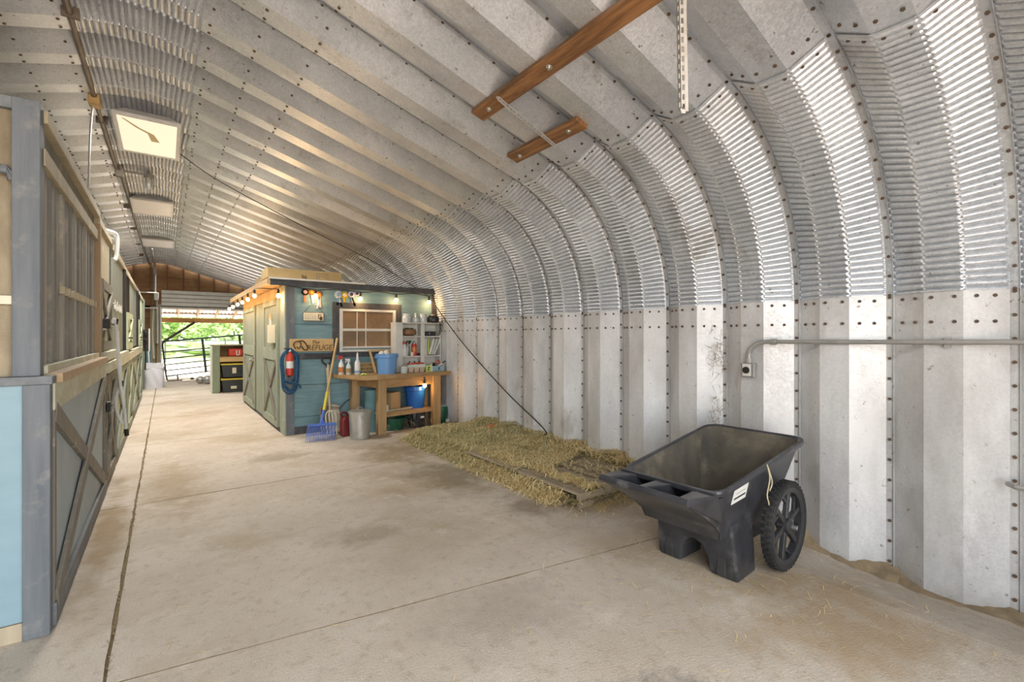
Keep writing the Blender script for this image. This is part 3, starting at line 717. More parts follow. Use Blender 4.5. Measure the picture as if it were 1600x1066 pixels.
# side wall with double doors
B(XS, XS + .04, YS + .02, 11.8, .02, 2.19).build('side_wall', M['shedgreen'], sh)
B(XS + .05, 3.8, 11.76, 11.8, 0, 2.19).build('rear_wall', M['shedgreen'], sh)
def sheddoor(y0, y1, knob):
    d = B(XS - .03, XS - .001, y0, y1, .06, 2.02).build('door', M['shedgreen'], sh)
    x = XS - .03
    for a in ((y0, y0 + .09, .06, 2.02), (y1 - .09, y1, .06, 2.02)):
        B(x - .016, x, *a).build('stile', M['sagetrim'], d)
    for a in ((.06, .17), (1.07, 1.26), (1.93, 2.02)):
        B(x - .018, x, y0 + .09, y1 - .09, *a).build('rail', M['sagetrim'], d)
    for za, zb in ((.17, 1.07), (1.07, .17)):
        xo = -.005 if za < zb else 0.
        MB().bar((x - .01 + xo, y0 + .09, za), (x - .01 + xo, y1 - .09, zb), .022, .075, up=(0, .5, 1)).build('cross_brace', M['brace'], d, bevel=.003)
    if knob:
        MB().lathe([(.012, 0), (.012, -.035), (.03, -.045), (.032, -.06), (.02, -.075), (.001, -.078)], (x - .016, knob, .985), 12, 'x').build('knob', M['steel'], d, smooth=True)
sheddoor(7.86, 9.12, None); sheddoor(10.1, 11.72, 10.16)
B(XS - .026, XS - .001, 9.22, 10.02, .06, 2.02).build('centre_panel', M['shedgreen'], sh)
for y in (9.12, 10.02):
    B(XS - .02, XS, y, y + .09, .03, 2.03).build('gap_shade', M['iron'], sh)  # solid black strip paints the shade in the gap between doors
B(XS - .022, XS - .001, YS + .3, 11.8, 0, .055).build('sill', M['shedtrim'], sh)
B(XS - .03, XS - .001, YS + .3, 11.8, 2.03, 2.19).build('head_board', M['soffit'], sh)
# window (two sashes) on the front
wn = empty('window_1', (2.62, YS, 1.2), kind='structure')
Z0, Z1, X0_, X1_ = 1.2, 1.87, 2.165, 3.07
for a in ((X0_, X0_ + .045, Z0, Z1), (X1_ - .045, X1_, Z0, Z1)):
    B(a[0], a[1], YS - .04, YS - .001, a[2], a[3]).build('window_frame', M['white'], wn, bevel=.003)
for a in ((Z0, Z0 + .035), (Z1 - .035, Z1), (1.525, 1.565), (1.255, 1.285)):
    B(X0_ + .045, X1_ - .045, YS - .035, YS - .001, *a).build('sash_rail', M['white'], wn, bevel=.003)
for zz in ((1.285, 1.525), (1.565, 1.835)):
    for k, x in enumerate((X0_ + .045, 2.44, 2.58)):
        x2 = (2.43, 2.57, X1_ - .045)[k]
        B(x, x2, YS - .012, YS - .004, *zz).build('pane', M['pane'], wn)
    for x in (2.43, 2.57):
        B(x - .0, x + .012, YS - .022, YS - .004, *zz).build('muntin', M['white'], wn)

# string lights
def bulbs(name, label, pts, cordpts, grp='string lights on the shed'):
    t = empty(name, cordpts[0], label, 'string lights', grp)
    MB().tube(smooth(cordpts, 3), .007, 6).build('cord', M['cord'], t)
    for (x, y, z) in pts:
        MB().lathe([(.014, .03), (.017, .03), (.017, .085), (.008, .10)], (x, y, z), 10).build('socket', M['cord'], t)
        b = MB().ball((x, y, z), .030, 12, 1.15).build('bulb', M['bulb'], t, smooth=True)
        l = bpy.data.lights.new('bulb_glow', 'POINT'); l.energy = 2.4 if y > YS else .9; l.color = (1, .58, .25); l.shadow_soft_size = .035
        lo = bpy.data.objects.new('bulb_glow', l); col.objects.link(lo); lo.location = (x, y - .045 if y < YS else y, z - .055)
        if y > YS: lo.location.x -= .03
fx = [1.62, 2.47, 3.06, 3.655]
F_ = [(x if x > 1.7 else 1.80, YS - .08, 2.035 + .01*math.sin(x*5)) for x in fx]
bulbs('string_lights', 'string of warm bulbs along the front of the blue shed, over the window', F_,
      [(1.3, YS - .065, 2.19)] + [q for a, b in zip(F_, F_[1:] + [(3.86, 0, 0)]) for q in ((a[0], YS - .08, 2.135), ((a[0] + b[0]) / 2, YS - .07, 2.165))])
S_ = [(1.30 if k else 1.36, y, 2.055 if k else 2.03) for k, y in enumerate((7.5, 8.35, 9.05, 9.7, 10.4, 11.15, 11.9))]
S_ = [(1.34, 7.60, 2.04), (1.13, 8.35, 2.08), (1.13, 9.1, 2.07), (1.13, 9.8, 2.06), (1.13, 10.5, 2.06), (1.13, 11.25, 2.05), (1.13, 11.95, 2.04)]
bulbs('string_lights', 'string of warm bulbs along the eave over the sage doors', S_,
      [(1.30, YS - .06, 2.19)] + [q for a, b in zip(S_, S_[1:] + [(1.13, 12.1, 0)]) for q in ((a[0], a[1], a[2] + .10), (1.15, (a[1] + b[1]) / 2, 2.17))])
U_ = [(3.30, 6.80, .665)]
bulbs('string_lights', 'single warm bulb hanging under the workbench top over the deep blue bucket', U_, [(3.30, 6.85, .86), (3.30, 6.82, .82), (3.30, 6.80, .765)])

# things fixed to the shed
t = empty('sign', (1.76, YS - .02, 1.31), 'long pine sign with a burnt picture and lettering, beside the fire extinguisher', 'sign')
B(1.452, 2.068, YS - .055, YS - .021, 1.218, 1.405).build('board', M['pine'], t, bevel=.008)
text('REFUGE', 'lettering', .112, (1.86, YS - .057, 1.272), (R(90), 0, 0), M['burnt'], t, shear=.18, sx=.92)
text('The', 'lettering', .072, (1.80, YS - .057, 1.352), (R(90), 0, 0), M['burnt'], t, shear=.3)
mb = MB()
mb.tube(smooth([(1.53, YS-.057, 1.26), (1.50, YS-.057, 1.33), (1.55, YS-.057, 1.37), (1.60, YS-.057, 1.34), (1.58, YS-.057, 1.27), (1.54, YS-.057, 1.29)]), .009, 6)
mb.tube(smooth([(1.57, YS-.057, 1.37), (1.63, YS-.057, 1.375), (1.68, YS-.057, 1.31), (1.69, YS-.057, 1.25), (1.64, YS-.057, 1.25), (1.61, YS-.057, 1.30)]), .011, 6)
mb.build('burnt_picture', M['burnt'], t)
t = empty('plaque', (1.79, YS - .01, 1.73), 'small cream plaque hanging by a wire between the ribbons and the pine sign', 'plaque')
B(1.632, 1.937, YS - .02, YS - .004, 1.667, 1.805).build('frame', M['brace'], t, bevel=.01)
B(1.645, 1.925, YS - .024, YS - .02, 1.68, 1.792).build('face', M['cream'], t)
mb = MB()
rg = random.Random(2)
for r_ in range(3):
    x = 1.66
    while x < 1.82:
        l = rg.uniform(.012, .03); mb.box(x, x + l, YS - .0255, YS - .024, 1.705 + .028*r_, 1.712 + .028*r_); x += l + .012
mb.build('writing', M['brace'], t)
mb = MB(); mb.ball((1.89, YS - .025, 1.715), .024, 10, 1.3); mb.box(1.85, 1.86, YS - .026, YS - .024, 1.70, 1.77); mb.box(1.845, 1.90, YS - .026, YS - .024, 1.76, 1.77)
mb.build('picture', M['burnt'], t)
MB().tube([(1.66, YS - .012, 1.805), (1.73, YS - .03, 1.90), (1.84, YS - .03, 1.90), (1.92, YS - .012, 1.805)], .003, 5).build('wire', M['cord'], t)

def rosette(x, z, r, mc, mi, tails, label):
    t = empty('rosette', (x, YS - .012, z), label, 'ribbon', 'show ribbons over the window')
    mb = MB()
    n = 28; vs = [(x, YS - .035, z)]
    for k in range(n):
        a = 2*math.pi*k/n; rr = r * (1 if k % 2 else .9)
        vs.append((x + rr*math.cos(a), YS - (.018 if k % 2 else .034), z + rr*math.sin(a)))
    vs2 = [(x, YS - .004, z)] + [(p[0], YS - .012, p[2]) for p in vs[1:]]
    mb.add(vs, [(0, 1 + k, 1 + (k+1) % n) for k in range(n)]); m0 = len(vs)
    mb.add(vs2, [(0, 1 + (k+1) % n, 1 + k) for k in range(n)])
    mb.f += [(1 + k, 1 + (k+1) % n, m0 + 1 + (k+1) % n, m0 + 1 + k) for k in range(n)]
    mb.build('ruffle', mc, t)
    MB().lathe([(r*.5, YS - .035), (r*.5, YS - .045), (r*.42, YS - .05), (.001, YS - .05)], (x, 0, z), 18, 'y').build('button', mi, t)
    for (dx, dz, m_) in tails:
        MB().prism([(x - .014, z - r*.6), (x + .014, z - r*.6), (x + .014 + dx, z + dz), (x + dx, z + dz + .014), (x - .014 + dx, z + dz)], YS - .022, YS - .016, 'y').build('tail', m_, t)
rosette(1.665, 2.10, .055, M['iron'], M['pinkribbon'], [(.0, -.16, M['orangeribbon'])], 'dark rimmed rosette with a pink centre, first of the ribbons from the shed corner')
rosette(1.755, 2.105, .050, M['orangeribbon'], M['yellowribbon'], [(.03, -.18, M['blueribbon'])], 'orange rosette with a blue tail, beside the dark rimmed one')
rosette(1.865, 2.075, .045, M['orangeribbon'], M['orangeribbon'], [(.02, -.20, M['pinkribbon']), (-.03, -.22, M['whiteribbon'])], 'orange rosette with pink and white tails, above the hanging plaque')
rosette(2.145, 2.085, .06, M['whiteribbon'], M['blueribbon'], [(-.01, -.17, M['blueribbon']), (.06, -.19, M['whiteribbon'])], 'white and pale blue rosette by the window casing corner')
rosette(2.235, 2.085, .058, M['yellowribbon'], M['cream'], [(.0, -.12, M['yellowribbon'])], 'yellow rosette over the window')
rosette(2.345, 2.10, .052, M['whiteribbon'], M['purple'], [(.07, -.19, M['purple']), (.05, -.18, M['whiteribbon'])], 'white rosette with a purple centre and purple tail, over the window')
rosette(2.43, 2.115, .045, M['whiteribbon'], M['purple'], [], 'small tailless white rosette with a purple centre, over the window')

t = empty('fire_extinguisher', (1.45, YS - .08, .9), 'red fire extinguisher with a white label hung on the shed corner', 'fire extinguisher')
fe_ = (1.445, YS - .085, 0)
MB().lathe([(.03, .875), (.048, .885), (.05, .91), (.05, 1.15), (.042, 1.18), (.022, 1.205), (.018, 1.225)], fe_, 18).build('cylinder', M['red'], t, smooth=True)
MB().lathe([(.0515, .985), (.0515, 1.085)], fe_, 18).build('label', M['plasticw'], t)
MB().lathe([(.02, 1.22), (.024, 1.225), (.024, 1.25), (.012, 1.265)], fe_, 10).build('valve', M['plasticw'], t)
MB().bar((1.445, YS - .09, 1.262), (1.36, YS - .13, 1.268), .02, .012).build('lever', M['iron'], t)
MB().bar((1.445, YS - .04, 1.0), (1.445, YS - .02, 1.0), .03, .3).build('wall_bracket', M['iron'], t)
t = empty('rope', (1.45, YS - .05, .8), 'coil of blue rope hung around the fire extinguisher', 'rope')
rg = random.Random(8)
for k in range(7):
    ox = rg.uniform(-.015, .02); a = .095 + rg.uniform(-.014, .02); lo_ = .60 + rg.uniform(0, .16); yy = YS - .055 - rg.uniform(0, .045)
    pts = [(1.45 + ox, yy, 1.27), (1.45 + a + ox, yy, 1.16), (1.45 + a + ox, yy - .03, .9), (1.45 + a*.7 + ox, yy - .03, lo_ + .06), (1.45 + ox, yy - .03, lo_), (1.45 - a*.8 + ox, yy - .03, lo_ + .07), (1.45 - a + ox, yy - .03, .9), (1.45 - a + ox, yy, 1.15), (1.45 + ox, yy, 1.27)]
    MB().tube(smooth(pts, 4), .010, 6).build('loop', M['navy'], t, smooth=True)
MB().tube(smooth([(1.35, YS - .14, .83), (1.45, YS - .15, .79), (1.56, YS - .14, .74), (1.58, YS - .12, .69)]), .012, 6).build('wrap', M['navy'], t)
t = empty('dispenser_box', (XS - .06, 8.3, 1.4), 'cream box fixed on the sage door with a narrow strap beside it', 'box')
B(XS - .115, XS - .031, 8.05, 8.27, 1.34, 1.62).build('box', M['cream'], t, bevel=.006)
B(XS - .06, XS - .031, 8.38, 8.43, 1.33, 1.75).build('strap', M['plasticw'], t)
B(XS - .055, XS - .031, 8.36, 8.45, 1.72, 1.80).build('cap', M['pine'], t)
t = empty('cardboard_box', (1.7, YS + .3, 2.285), 'long flat cardboard carton lying on the front edge of the shed roof', 'box')
bx = B(1.17, 2.20, YS - .01, YS + .55, 2.287, 2.425).build('carton', M['card'], t, bevel=.004)
text('96', 'lettering', .085, (1.655, YS - .0125, 2.315), (R(90), 0, 0), M['ink'], t); o = t.children[-1]
B(1.83, 1.995, YS - .0125, YS - .0105, 2.38, 2.386).build('print', M['brace'], t)
for a in ((1.83, 1.836, 2.30, 2.38), (1.989, 1.995, 2.30, 2.38), (1.86, 1.965, 2.345, 2.35), (1.86, 1.866, 2.30, 2.345), (1.96, 1.966, 2.30, 2.345)):
    B(a[0], a[1], YS - .0125, YS - .0105, a[2], a[3]).build('print', M['brace'], t)
B(1.17, 1.20, YS + .1, YS + .3, 2.425, 2.44).build('flap', M['kraft'], t)
t = empty('cardboard_box', (1.5, YS + 1.2, 2.26), 'second cardboard carton, mostly hidden behind the long flat one', 'box')
B(1.22, 1.7, YS + .62, YS + 1.5, 2.262, 2.40).build('carton', M['kraft'], t, bevel=.004)
# ---------------------------------------------------------------- workbench
BZ = .87
t = empty('workbench', (2.95, 6.95, 0), 'heavy wooden workbench with a live-edge top and thick legs', 'workbench')
# live-edge slab top: outline with a wavy front edge
fr = [(2.24, 6.66), (2.32, 6.60), (2.45, 6.565), (2.58, 6.60), (2.72, 6.585), (3.0, 6.64), (3.35, 6.70), (3.78, 6.80)]
poly = fr + [(3.78, 7.40), (2.02, 7.40), (2.06, 7.22), (2.13, 6.98)]
MB().prism(poly, .815, BZ, 'z').build('top', M['bench'], t, bevel=.008)
for a in ((2.50, 2.63, 6.68, 6.78), (3.45, 3.585, 6.80, 6.90), (2.30, 2.42, 7.24, 7.36), (3.45, 3.57, 7.24, 7.36)):
    B(a[0], a[1], a[2], a[3], 0, .815).build('leg', M['benchleg'], t, bevel=.006)
MB().bar((2.63, 6.735, .745), (3.45, 6.855, .745), .04, .13).build('apron', M['bench'], t, bevel=.005)
MB().bar((2.40, 7.26, .745), (2.52, 6.76, .745), .04, .13).build('apron', M['bench'], t, bevel=.005)
MB().prism([(2.60, 6.76), (3.46, 6.86), (3.46, 7.24), (2.42, 7.24)], .275, .30, 'z').build('lower_shelf', M['bench'], t, bevel=.003)
MB().bar((2.63, 6.755, .258), (3.45, 6.87, .258), .035, .035).build('stretcher', M['benchleg'], t)

def lathe_thing(name, prof, c, m, label, cat, group=None, n=18):
    return MB().lathe(prof, c, n).build(name, m, smooth=True, label=label, cat=cat, group=group, at=c)
def spray(x, y, mb_, mh, label, h=.20, r=.036, lab=None):
    t = empty('spray_bottle', (x, y, BZ), label, 'bottle', 'bottles on the workbench')
    z = BZ
    MB().lathe([(r*.9, z), (r, z+.012), (r, z+h*.62), (r*.7, z+h*.78), (.014, z+h*.88), (.014, z+h)], (x, y, 0), 16).build('body', mb_, t, smooth=True)
    if lab: MB().lathe([(r*1.02, z+.03), (r*1.02, z+h*.5)], (x, y, 0), 16).build('label', lab, t)
    MB().prism([(x-.02, z+h), (x+.02, z+h), (x+.022, z+h+.045), (x-.045, z+h+.05), (x-.05, z+h+.03), (x-.02, z+h+.025)], y-.013, y+.013, 'y').build('trigger_head', mh, t, bevel=.003)
    MB().bar((x-.03, y, z+h+.03), (x-.045, y, z+h-.01), .012, .008).build('trigger', mh, t)
    return t
spray(1.0+.925+.20, 7.2, M['plasticw'], M['red'], 'white spray bottle with a red head at the left end of the workbench', .23, .040, M['orangeribbon'])
spray(2.21, 7.12, M['milky'], M['plasticw'], 'spray bottle with a white head and brown label, beside the red-headed one', .19, .036, M['kraft'])
t = empty('bottle', (2.32, 7.05, BZ), 'tall white pointed squeeze bottle on the workbench', 'bottle', 'bottles on the workbench')
MB().lathe([(.036, BZ), (.042, BZ+.01), (.042, BZ+.16), (.036, BZ+.19), (.017, BZ+.225), (.014, BZ+.30), (.008, BZ+.33)], (2.32, 7.05, 0), 16).build('body', M['plasticw'], t, smooth=True)
MB().lathe([(.0425, BZ+.03), (.0425, BZ+.06)], (2.32, 7.05, 0), 16).build('label', M['blueribbon'], t)
mb = MB().ball((2.34, 6.86, BZ+.018), .026, 8, .7).ball((2.375, 6.85, BZ+.014), .022, 8, .7).ball((2.31, 6.84, BZ+.012), .018, 8, .7)
mb.build('rag', M['neon'], smooth=True, label='small yellow-green rag at the front edge of the workbench', cat='rag')
t = empty('crate', (2.52, 7.32, BZ), 'low wooden crate with stencilled words, behind the bottles on the workbench', 'crate')
B(2.36, 2.70, 7.295, 7.31, BZ + .02, BZ + .165).build('front_board', M['brace'], t, bevel=.003)
B(2.36, 2.70, 7.31, 7.40, BZ + .0, BZ + .02).build('base_board', M['brace'], t)
for x in (2.36, 2.685): B(x, x + .015, 7.31, 7.40, BZ + .02, BZ + .165).build('side_board', M['brace'], t)
B(2.36, 2.70, 7.292, 7.295, BZ + .025, BZ + .16).build('label_face', M['card'], t)
text('TRADESMAN', 'lettering', .062, (2.53, 7.290, BZ + .122), (R(90), 0, 0), M['ink'], t, sx=.86)
text('WORKBENCH', 'lettering', .062, (2.53, 7.290, BZ + .062), (R(90), 0, 0), M['ink'], t, sx=.80)
t = empty('wooden_frame', (2.62, 7.2, BZ), 'narrow wooden frame leaning behind the light blue bucket', 'frame')
MB().bar((2.615, 7.10, BZ + .012), (2.545, 7.17, BZ + .36), .022, .045, up=(0, 1, 0)).build('upright', M['pine'], t)
MB().bar((2.54, 7.172, BZ + .345), (2.90, 7.20, BZ + .355), .022, .03).build('top_bar', M['pine'], t)
MB().bar((2.895, 7.20, BZ + .012), (2.89, 7.20, BZ + .34), .022, .03, up=(0, 1, 0)).build('upright', M['pine'], t)

def bucket(x, y, z, r0, r1, h, m, label, group='buckets at the workbench', name='bucket'):
    t = empty(name, (x, y, z), label, 'bucket', group)
    w_ = .006
    MB().lathe([(r0, z), (r0 + (r1-r0)*.82, z+h*.80), (r1*1.02, z+h*.82), (r1*1.02, z+h*.97), (r1*1.06, z+h*.97), (r1*1.06, z+h), (r1-w_, z+h), (r0-w_, z+w_), (.001, z+w_)], (x, y, 0), 28).build('body', m, t, smooth=True)
    MB().lathe([(.001, z + h*.62), (r0 + (r1-r0)*.58, z + h*.62)], (x, y, 0), 24).build('contents', M['dirt'], t)
    pts = [(x + r1*1.05*math.cos(a), y - r1*1.08 * (.05 + .28*math.sin(a)), z + h*.93 - r1*.75*math.sin(a)) for a in [math.pi*k/12 for k in range(13)]]
    return t, pts
t, pts = bucket(2.75, 6.98, BZ, .135, .160, .305, M['bluebucket'], 'light blue bucket standing on top of the workbench')
for s in (-1, 1): B(2.75 + s*.168 - .012, 2.75 + s*.168 + .012, 6.96, 7.0, BZ + .24, BZ + .285).build('ear', M['bluebucket'], t)
t = empty('shoe', (2.72, 6.97, BZ + .2), 'white rag bundle heaped in the light blue bucket', 'rag')
mb = MB()
for (x, y, z, r, s) in ((2.66, 6.96, BZ + .29, .055, 1.15), (2.73, 6.95, BZ + .29, .06, 1.25), (2.78, 6.98, BZ + .27, .06, .9), (2.70, 7.02, BZ + .25, .07, .9)):
    mb.ball((x, y, z), r, 10, s)
t.name = 'rag_bundle'; ORG['rag_bundle'] = Vector((2.72, 6.97, BZ + .2))
mb.build('cloth', M['white'], t, smooth=True)
mb = MB()
def tub(x, y, a, b, h, m, label, name='tub', cat='tub', grp='small tubs on the workbench'):
    t = empty(name, (x, y, BZ), label, cat, grp)
    pr = [(a*.82, BZ), (a, BZ + h), (a*1.06, BZ + h), (a*1.06, BZ + h + .008), (a*.97, BZ + h + .008), (a*.78, BZ + .006), (.001, BZ + .006)]
    MB().lathe(pr, (x, y, 0), 16).build('body', m, t, smooth=True)
    return t
t = tub(2.985, 6.88, .062, .06, .095, M['milky'], 'milky square-shouldered tub right beside the light blue bucket')
MB().ball((2.985, 6.88, BZ + .095), .045, 8, .7).build('contents', M['hayg'], t)
t = empty('seed_tray', (3.20, 7.0, BZ), 'pale seedling tray of square cups under a white lid, topped with red bits', 'tray')
for k in range(3):
    x = 3.09 + k*.095
    MB().prism([(x + .01, BZ), (x + .075, BZ), (x + .088, BZ + .075), (x, BZ + .075)], 6.94, 7.03, 'y').build('cup', M['seed'], t)
B(3.075, 3.375, 6.925, 7.045, BZ + .075, BZ + .125).build('lid', M['milky'], t, bevel=.006)
mb = MB(); rg = random.Random(3)
for k in range(16): mb.ball((3.09 + k*.018, 6.985 + rg.uniform(-.04, .04), BZ + .137), rg.uniform(.012, .022), 7, .8)
mb.build('red_bits', M['red'], t, smooth=True)
mb = MB()
for k in range(3): mb.ball((3.12 + k*.085, 6.97, BZ + .165), .014, 7)
mb.build('dark_bits', M['iron'], t)
t = empty('carton', (3.44, 6.93, BZ), 'yellow-green printed carton between the seed tray and the blue tin', 'carton')
B(3.385, 3.455, 6.90, 6.95, BZ, BZ + .10).build('body', M['neon'], t, bevel=.003)
MB().ball((3.42, 6.897, BZ + .07), .016, 8).ball((3.41, 6.897, BZ + .035), .014, 8).build('print', M['green'], t)
t = empty('bottle', (3.49, 6.95, BZ), 'slim pale green bottle next to the blue tin', 'bottle', 'bottles on the workbench')
MB().lathe([(.022, BZ), (.024, BZ + .01), (.024, BZ + .085), (.012, BZ + .10), (.012, BZ + .118)], (3.482, 6.93, 0), 12).build('body', M['milky'], t, smooth=True)
MB().lathe([(.0125, BZ + .108), (.0125, BZ + .125)], (3.482, 6.93, 0), 12).build('cap', M['neon'], t)
t = empty('tin', (3.62, 7.0, BZ), 'pale blue tin full of brushes and clutter at the right end of the workbench', 'tin')
mb = B(3.52, 3.73, 6.95, 7.06, BZ, BZ + .085); mb.build('body', M['tin'], t, bevel=.006)
B(3.53, 3.72, 6.96, 7.05, BZ + .082, BZ + .088).build('inside_shade', M['iron'], t)  # black plate paints the shaded inside, the tin itself is solid
B(3.615, 3.645, 6.946, 6.95, BZ + .02, BZ + .07).build('mark', M['greyblue'], t)
MB().bar((3.66, 7.0, BZ + .08), (3.76, 6.98, BZ + .165), .02, .015).build('brush_handle', M['iron'], t)
MB().bar((3.60, 6.98, BZ + .075), (3.70, 6.97, BZ + .12), .03, .02).build('brush', M['plasticw'], t)
MB().lathe([(.028, .008), (.036, 0), (.036, -.01), (.028, -.014), (.022, 0)], (3.62, 6.97, BZ + .15), 16, 'y', close=True).build('red_ring', M['red'], t, smooth=True)
MB().bar((3.56, 7.0, BZ + .07), (3.56, 6.99, BZ + .14), .04, .03).build('pad', M['iron'], t)

# ---------------------------------------------------------------- white shelf unit with its contents
SY0, SY1 = 7.15, 7.36
t = empty('shelf_unit', (3.38, 7.25, BZ), 'white two-bay shelf unit standing at the back of the workbench', 'shelf unit')
SZ = 1.65
for a in ((2.965, 3.085), (3.40, 3.47), (3.755, 3.775)):
    B(a[0], a[1], SY0, SY0 + .02, BZ, SZ).build('stile', M['white'], t, bevel=.003)
for x in (2.965, 3.425, 3.755): B(x, x + .02, SY0 + .02, SY1, BZ, SZ).build('side', M['white'], t)
B(2.985, 3.755, SY1 - .012, SY1, BZ, SZ).build('back_panel', M['white'], t)
B(2.96, 3.78, SY0 - .01, SY1, SZ, SZ + .018).build('top_board', M['white'], t, bevel=.003)
for a in ((2.985, 3.425, 1.43), (2.985, 3.425, 1.105), (3.445, 3.755, 1.43), (3.445, 3.755, 1.105)):
    B(a[0], a[1], SY0 + .005, SY1 - .012, a[2], a[2] + .018).build('shelf', M['white'], t)
ST = SZ + .018
def jar(x, r, h, label, lid, teapot=False):
    t = empty('jar', (x, 7.22, ST), label, 'jar', 'jars on top of the white shelf unit')
    MB().lathe([(r*.9, ST), (r, ST + .01), (r, ST + h*.75), (r*.8, ST + h*.9), (r*.8, ST + h)], (x, 7.22, 0), 16).build('glass', M['jarglass'], t, smooth=True)
    MB().lathe([(r*.84, ST + h), (r*.86, ST + h + .02), (.001, ST + h + .022)], (x, 7.22, 0), 16).build('lid', lid, t, smooth=True)
    return t
jar(3.18, .072, .125, 'glass jar with a white domed lid, first on top of the white shelf unit', M['plasticw'])
t = jar(3.335, .06, .095, 'glass jar with a pointed lid in the middle of the shelf unit top', M['steel'])
MB().lathe([(.02, ST + .115), (.014, ST + .15), (.001, ST + .165)], (3.335, 7.22, 0), 10).build('finial', M['plasticw'], t)
jar(3.475, .066, .13, 'wide glass jar with a flat white lid, beside the black helmet', M['plasticw'])
t = empty('helmet', (3.66, 7.22, ST), 'black riding helmet on top of the white shelf unit', 'helmet')
MB().lathe([(.098, ST + .012), (.104, ST + .05), (.097, ST + .09), (.07, ST + .128), (.03, ST + .142), (.001, ST + .145)], (3.66, 7.22, 0), 22).build('shell', M['blackplastic'], t, smooth=True)
MB().grid(lambda u, v: (3.66 + (.10 + .05*v)*math.sin(-1 + 2*u), 7.22 - (.10 + .05*v)*math.cos(-1 + 2*u), ST + .03 - .02*v), 12, 2).build('peak', M['blackplastic'], t)
MB().tube([(3.745, 7.14, ST + .02), (3.75, 7.13, ST - .10), (3.735, 7.13, ST - .20)], .009, 6).build('chin_strap', M['iron'], t)
B(3.735, 3.77, 7.115, 7.14, ST - .04, ST - .022).build('buckle', M['iron'], t)
lathe_thing('basket', [(.06, 1.449), (.115, 1.475), (.125, 1.51), (.105, 1.55), (.115, 1.562), (.10, 1.562), (.09, 1.50), (.001, 1.47)], (3.23, 7.24, 0), M['basket'], 'round brown basket on the upper left shelf of the white unit', 'basket')
mb = MB()
for k in range(9): mb.ball((3.17 + k*.015, 7.24 + .03*math.sin(k*2), 1.56 + .008*math.cos(k*3)), .022, 7, .7)
mb.build('greens', M['green'], label='dark green sprigs heaped in the brown basket', cat='greens')
t = empty('black_box', (3.585, 7.24, 1.449), 'black case on the upper right shelf of the white unit', 'case')
B(3.475, 3.69, 7.18, 7.32, 1.449, 1.525).build('body', M['blackplastic'], t, bevel=.005)
MB().ball((3.57, 7.178, 1.49), .014, 8).build('clasp', M['steel'], t)
SH = 1.124
t = empty('bottle', (3.135, 7.22, SH), 'white bottle with a red cap on the middle left shelf', 'bottle', 'bottles on the white shelf unit')
MB().lathe([(.045, SH), (.05, SH + .01), (.05, SH + .1), (.04, SH + .14), (.03, SH + .16), (.03, SH + .19)], (3.135, 7.21, 0), 14).build('body', M['plasticw'], t, smooth=True)
MB().lathe([(.03, SH + .19), (.026, SH + .235), (.001, SH + .237)], (3.135, 7.21, 0), 12).build('cap', M['red'], t)
t = empty('bottle', (3.22, 7.25, SH), 'narrow grey bottle behind the red can on the middle left shelf', 'bottle', 'bottles on the white shelf unit')
MB().lathe([(.025, SH), (.026, SH + .15), (.012, SH + .19), (.012, SH + .22)], (3.215, 7.26, 0), 12).build('body', M['pipe'], t, smooth=True)
t = empty('can', (3.31, 7.22, SH), 'red spray can with a black nozzle on the middle left shelf', 'can')
MB().lathe([(.04, SH), (.042, SH + .01), (.042, SH + .17), (.028, SH + .20)], (3.305, 7.2, 0), 14).build('body', M['red'], t, smooth=True)
MB().lathe([(.028, SH + .20), (.026, SH + .215), (.012, SH + .235), (.001, SH + .24)], (3.305, 7.2, 0), 12).build('nozzle', M['steel'], t)
MB().lathe([(.0425, SH + .07), (.0425, SH + .14)], (3.305, 7.2, 0), 14).build('label', M['orangeribbon'], t)
t = empty('tub', (3.255, 7.17, SH), 'tiny cream pot in front of the grey bottle on the middle left shelf', 'pot')
MB().lathe([(.024, SH), (.027, SH + .06), (.024, SH + .062), (.001, SH + .06)], (3.255, 7.175, 0), 12).build('body', M['cream'], t)
t.name = 'pot'
t = empty('potted_plant', (3.225, 7.31, SH), 'small dark leafy plant behind the bottles on the middle left shelf', 'plant')
MB().lathe([(.03, SH), (.036, SH + .16), (.001, SH + .15)], (3.235, 7.315, 0), 12).build('pot', M['iron'], t)
mb = MB(); rg = random.Random(4)
for k in range(14):
    a = rg.uniform(0, 6.28); e = rg.uniform(.1, 1.2); l = rg.uniform(.04, .085); c = Vector((3.235, 7.30, SH + .18 + rg.uniform(0, .03)))
    d = Vector((math.cos(a)*math.cos(e), -abs(math.sin(a))*.5*math.cos(e), math.sin(e))) * l; s = Vector((-d.z, 0, d.x)) * .28
    mb.add([c, c + d*.5 + s, c + d, c + d*.5 - s], [(0, 1, 2, 3)])
mb.build('leaves', M['green'], t, recalc=False)
t = empty('gloves', (3.37, 7.22, SH), 'dark crumpled gloves beside the red can', 'gloves')
MB().ball((3.375, 7.20, SH + .022), .03, 8, .7).ball((3.40, 7.23, SH + .02), .025, 8, .8).build('cloth', M['iron'], t, smooth=True)
for k, (x, tl, w_, m_, lb) in enumerate(((3.468, .0, .022, 'plasticw', 'white binder upright at the left of the right bay'), (3.498, .0, .03, 'white', 'wide white binder, second from the left in the right bay'),
        (3.535, .02, .018, 'neon', 'yellow-edged folder between the binders'), (3.565, .16, .035, 'plasticw', 'white binder leaning in the middle of the right bay'),
        (3.61, .19, .026, 'milky', 'grey-white folder leaning against the middle binder'), (3.65, .22, .03, 'white', 'white binder leaning furthest to the right of its bay'))):
    MB().bar((x, 7.24, SH + .012 * (tl > .01)), (x + tl*.5, 7.24, SH + .275), w_, .17, up=(0, 1, 0)).build('binder', M[m_], bevel=.003, label=lb, cat='binder', group='binders in the white shelf unit')

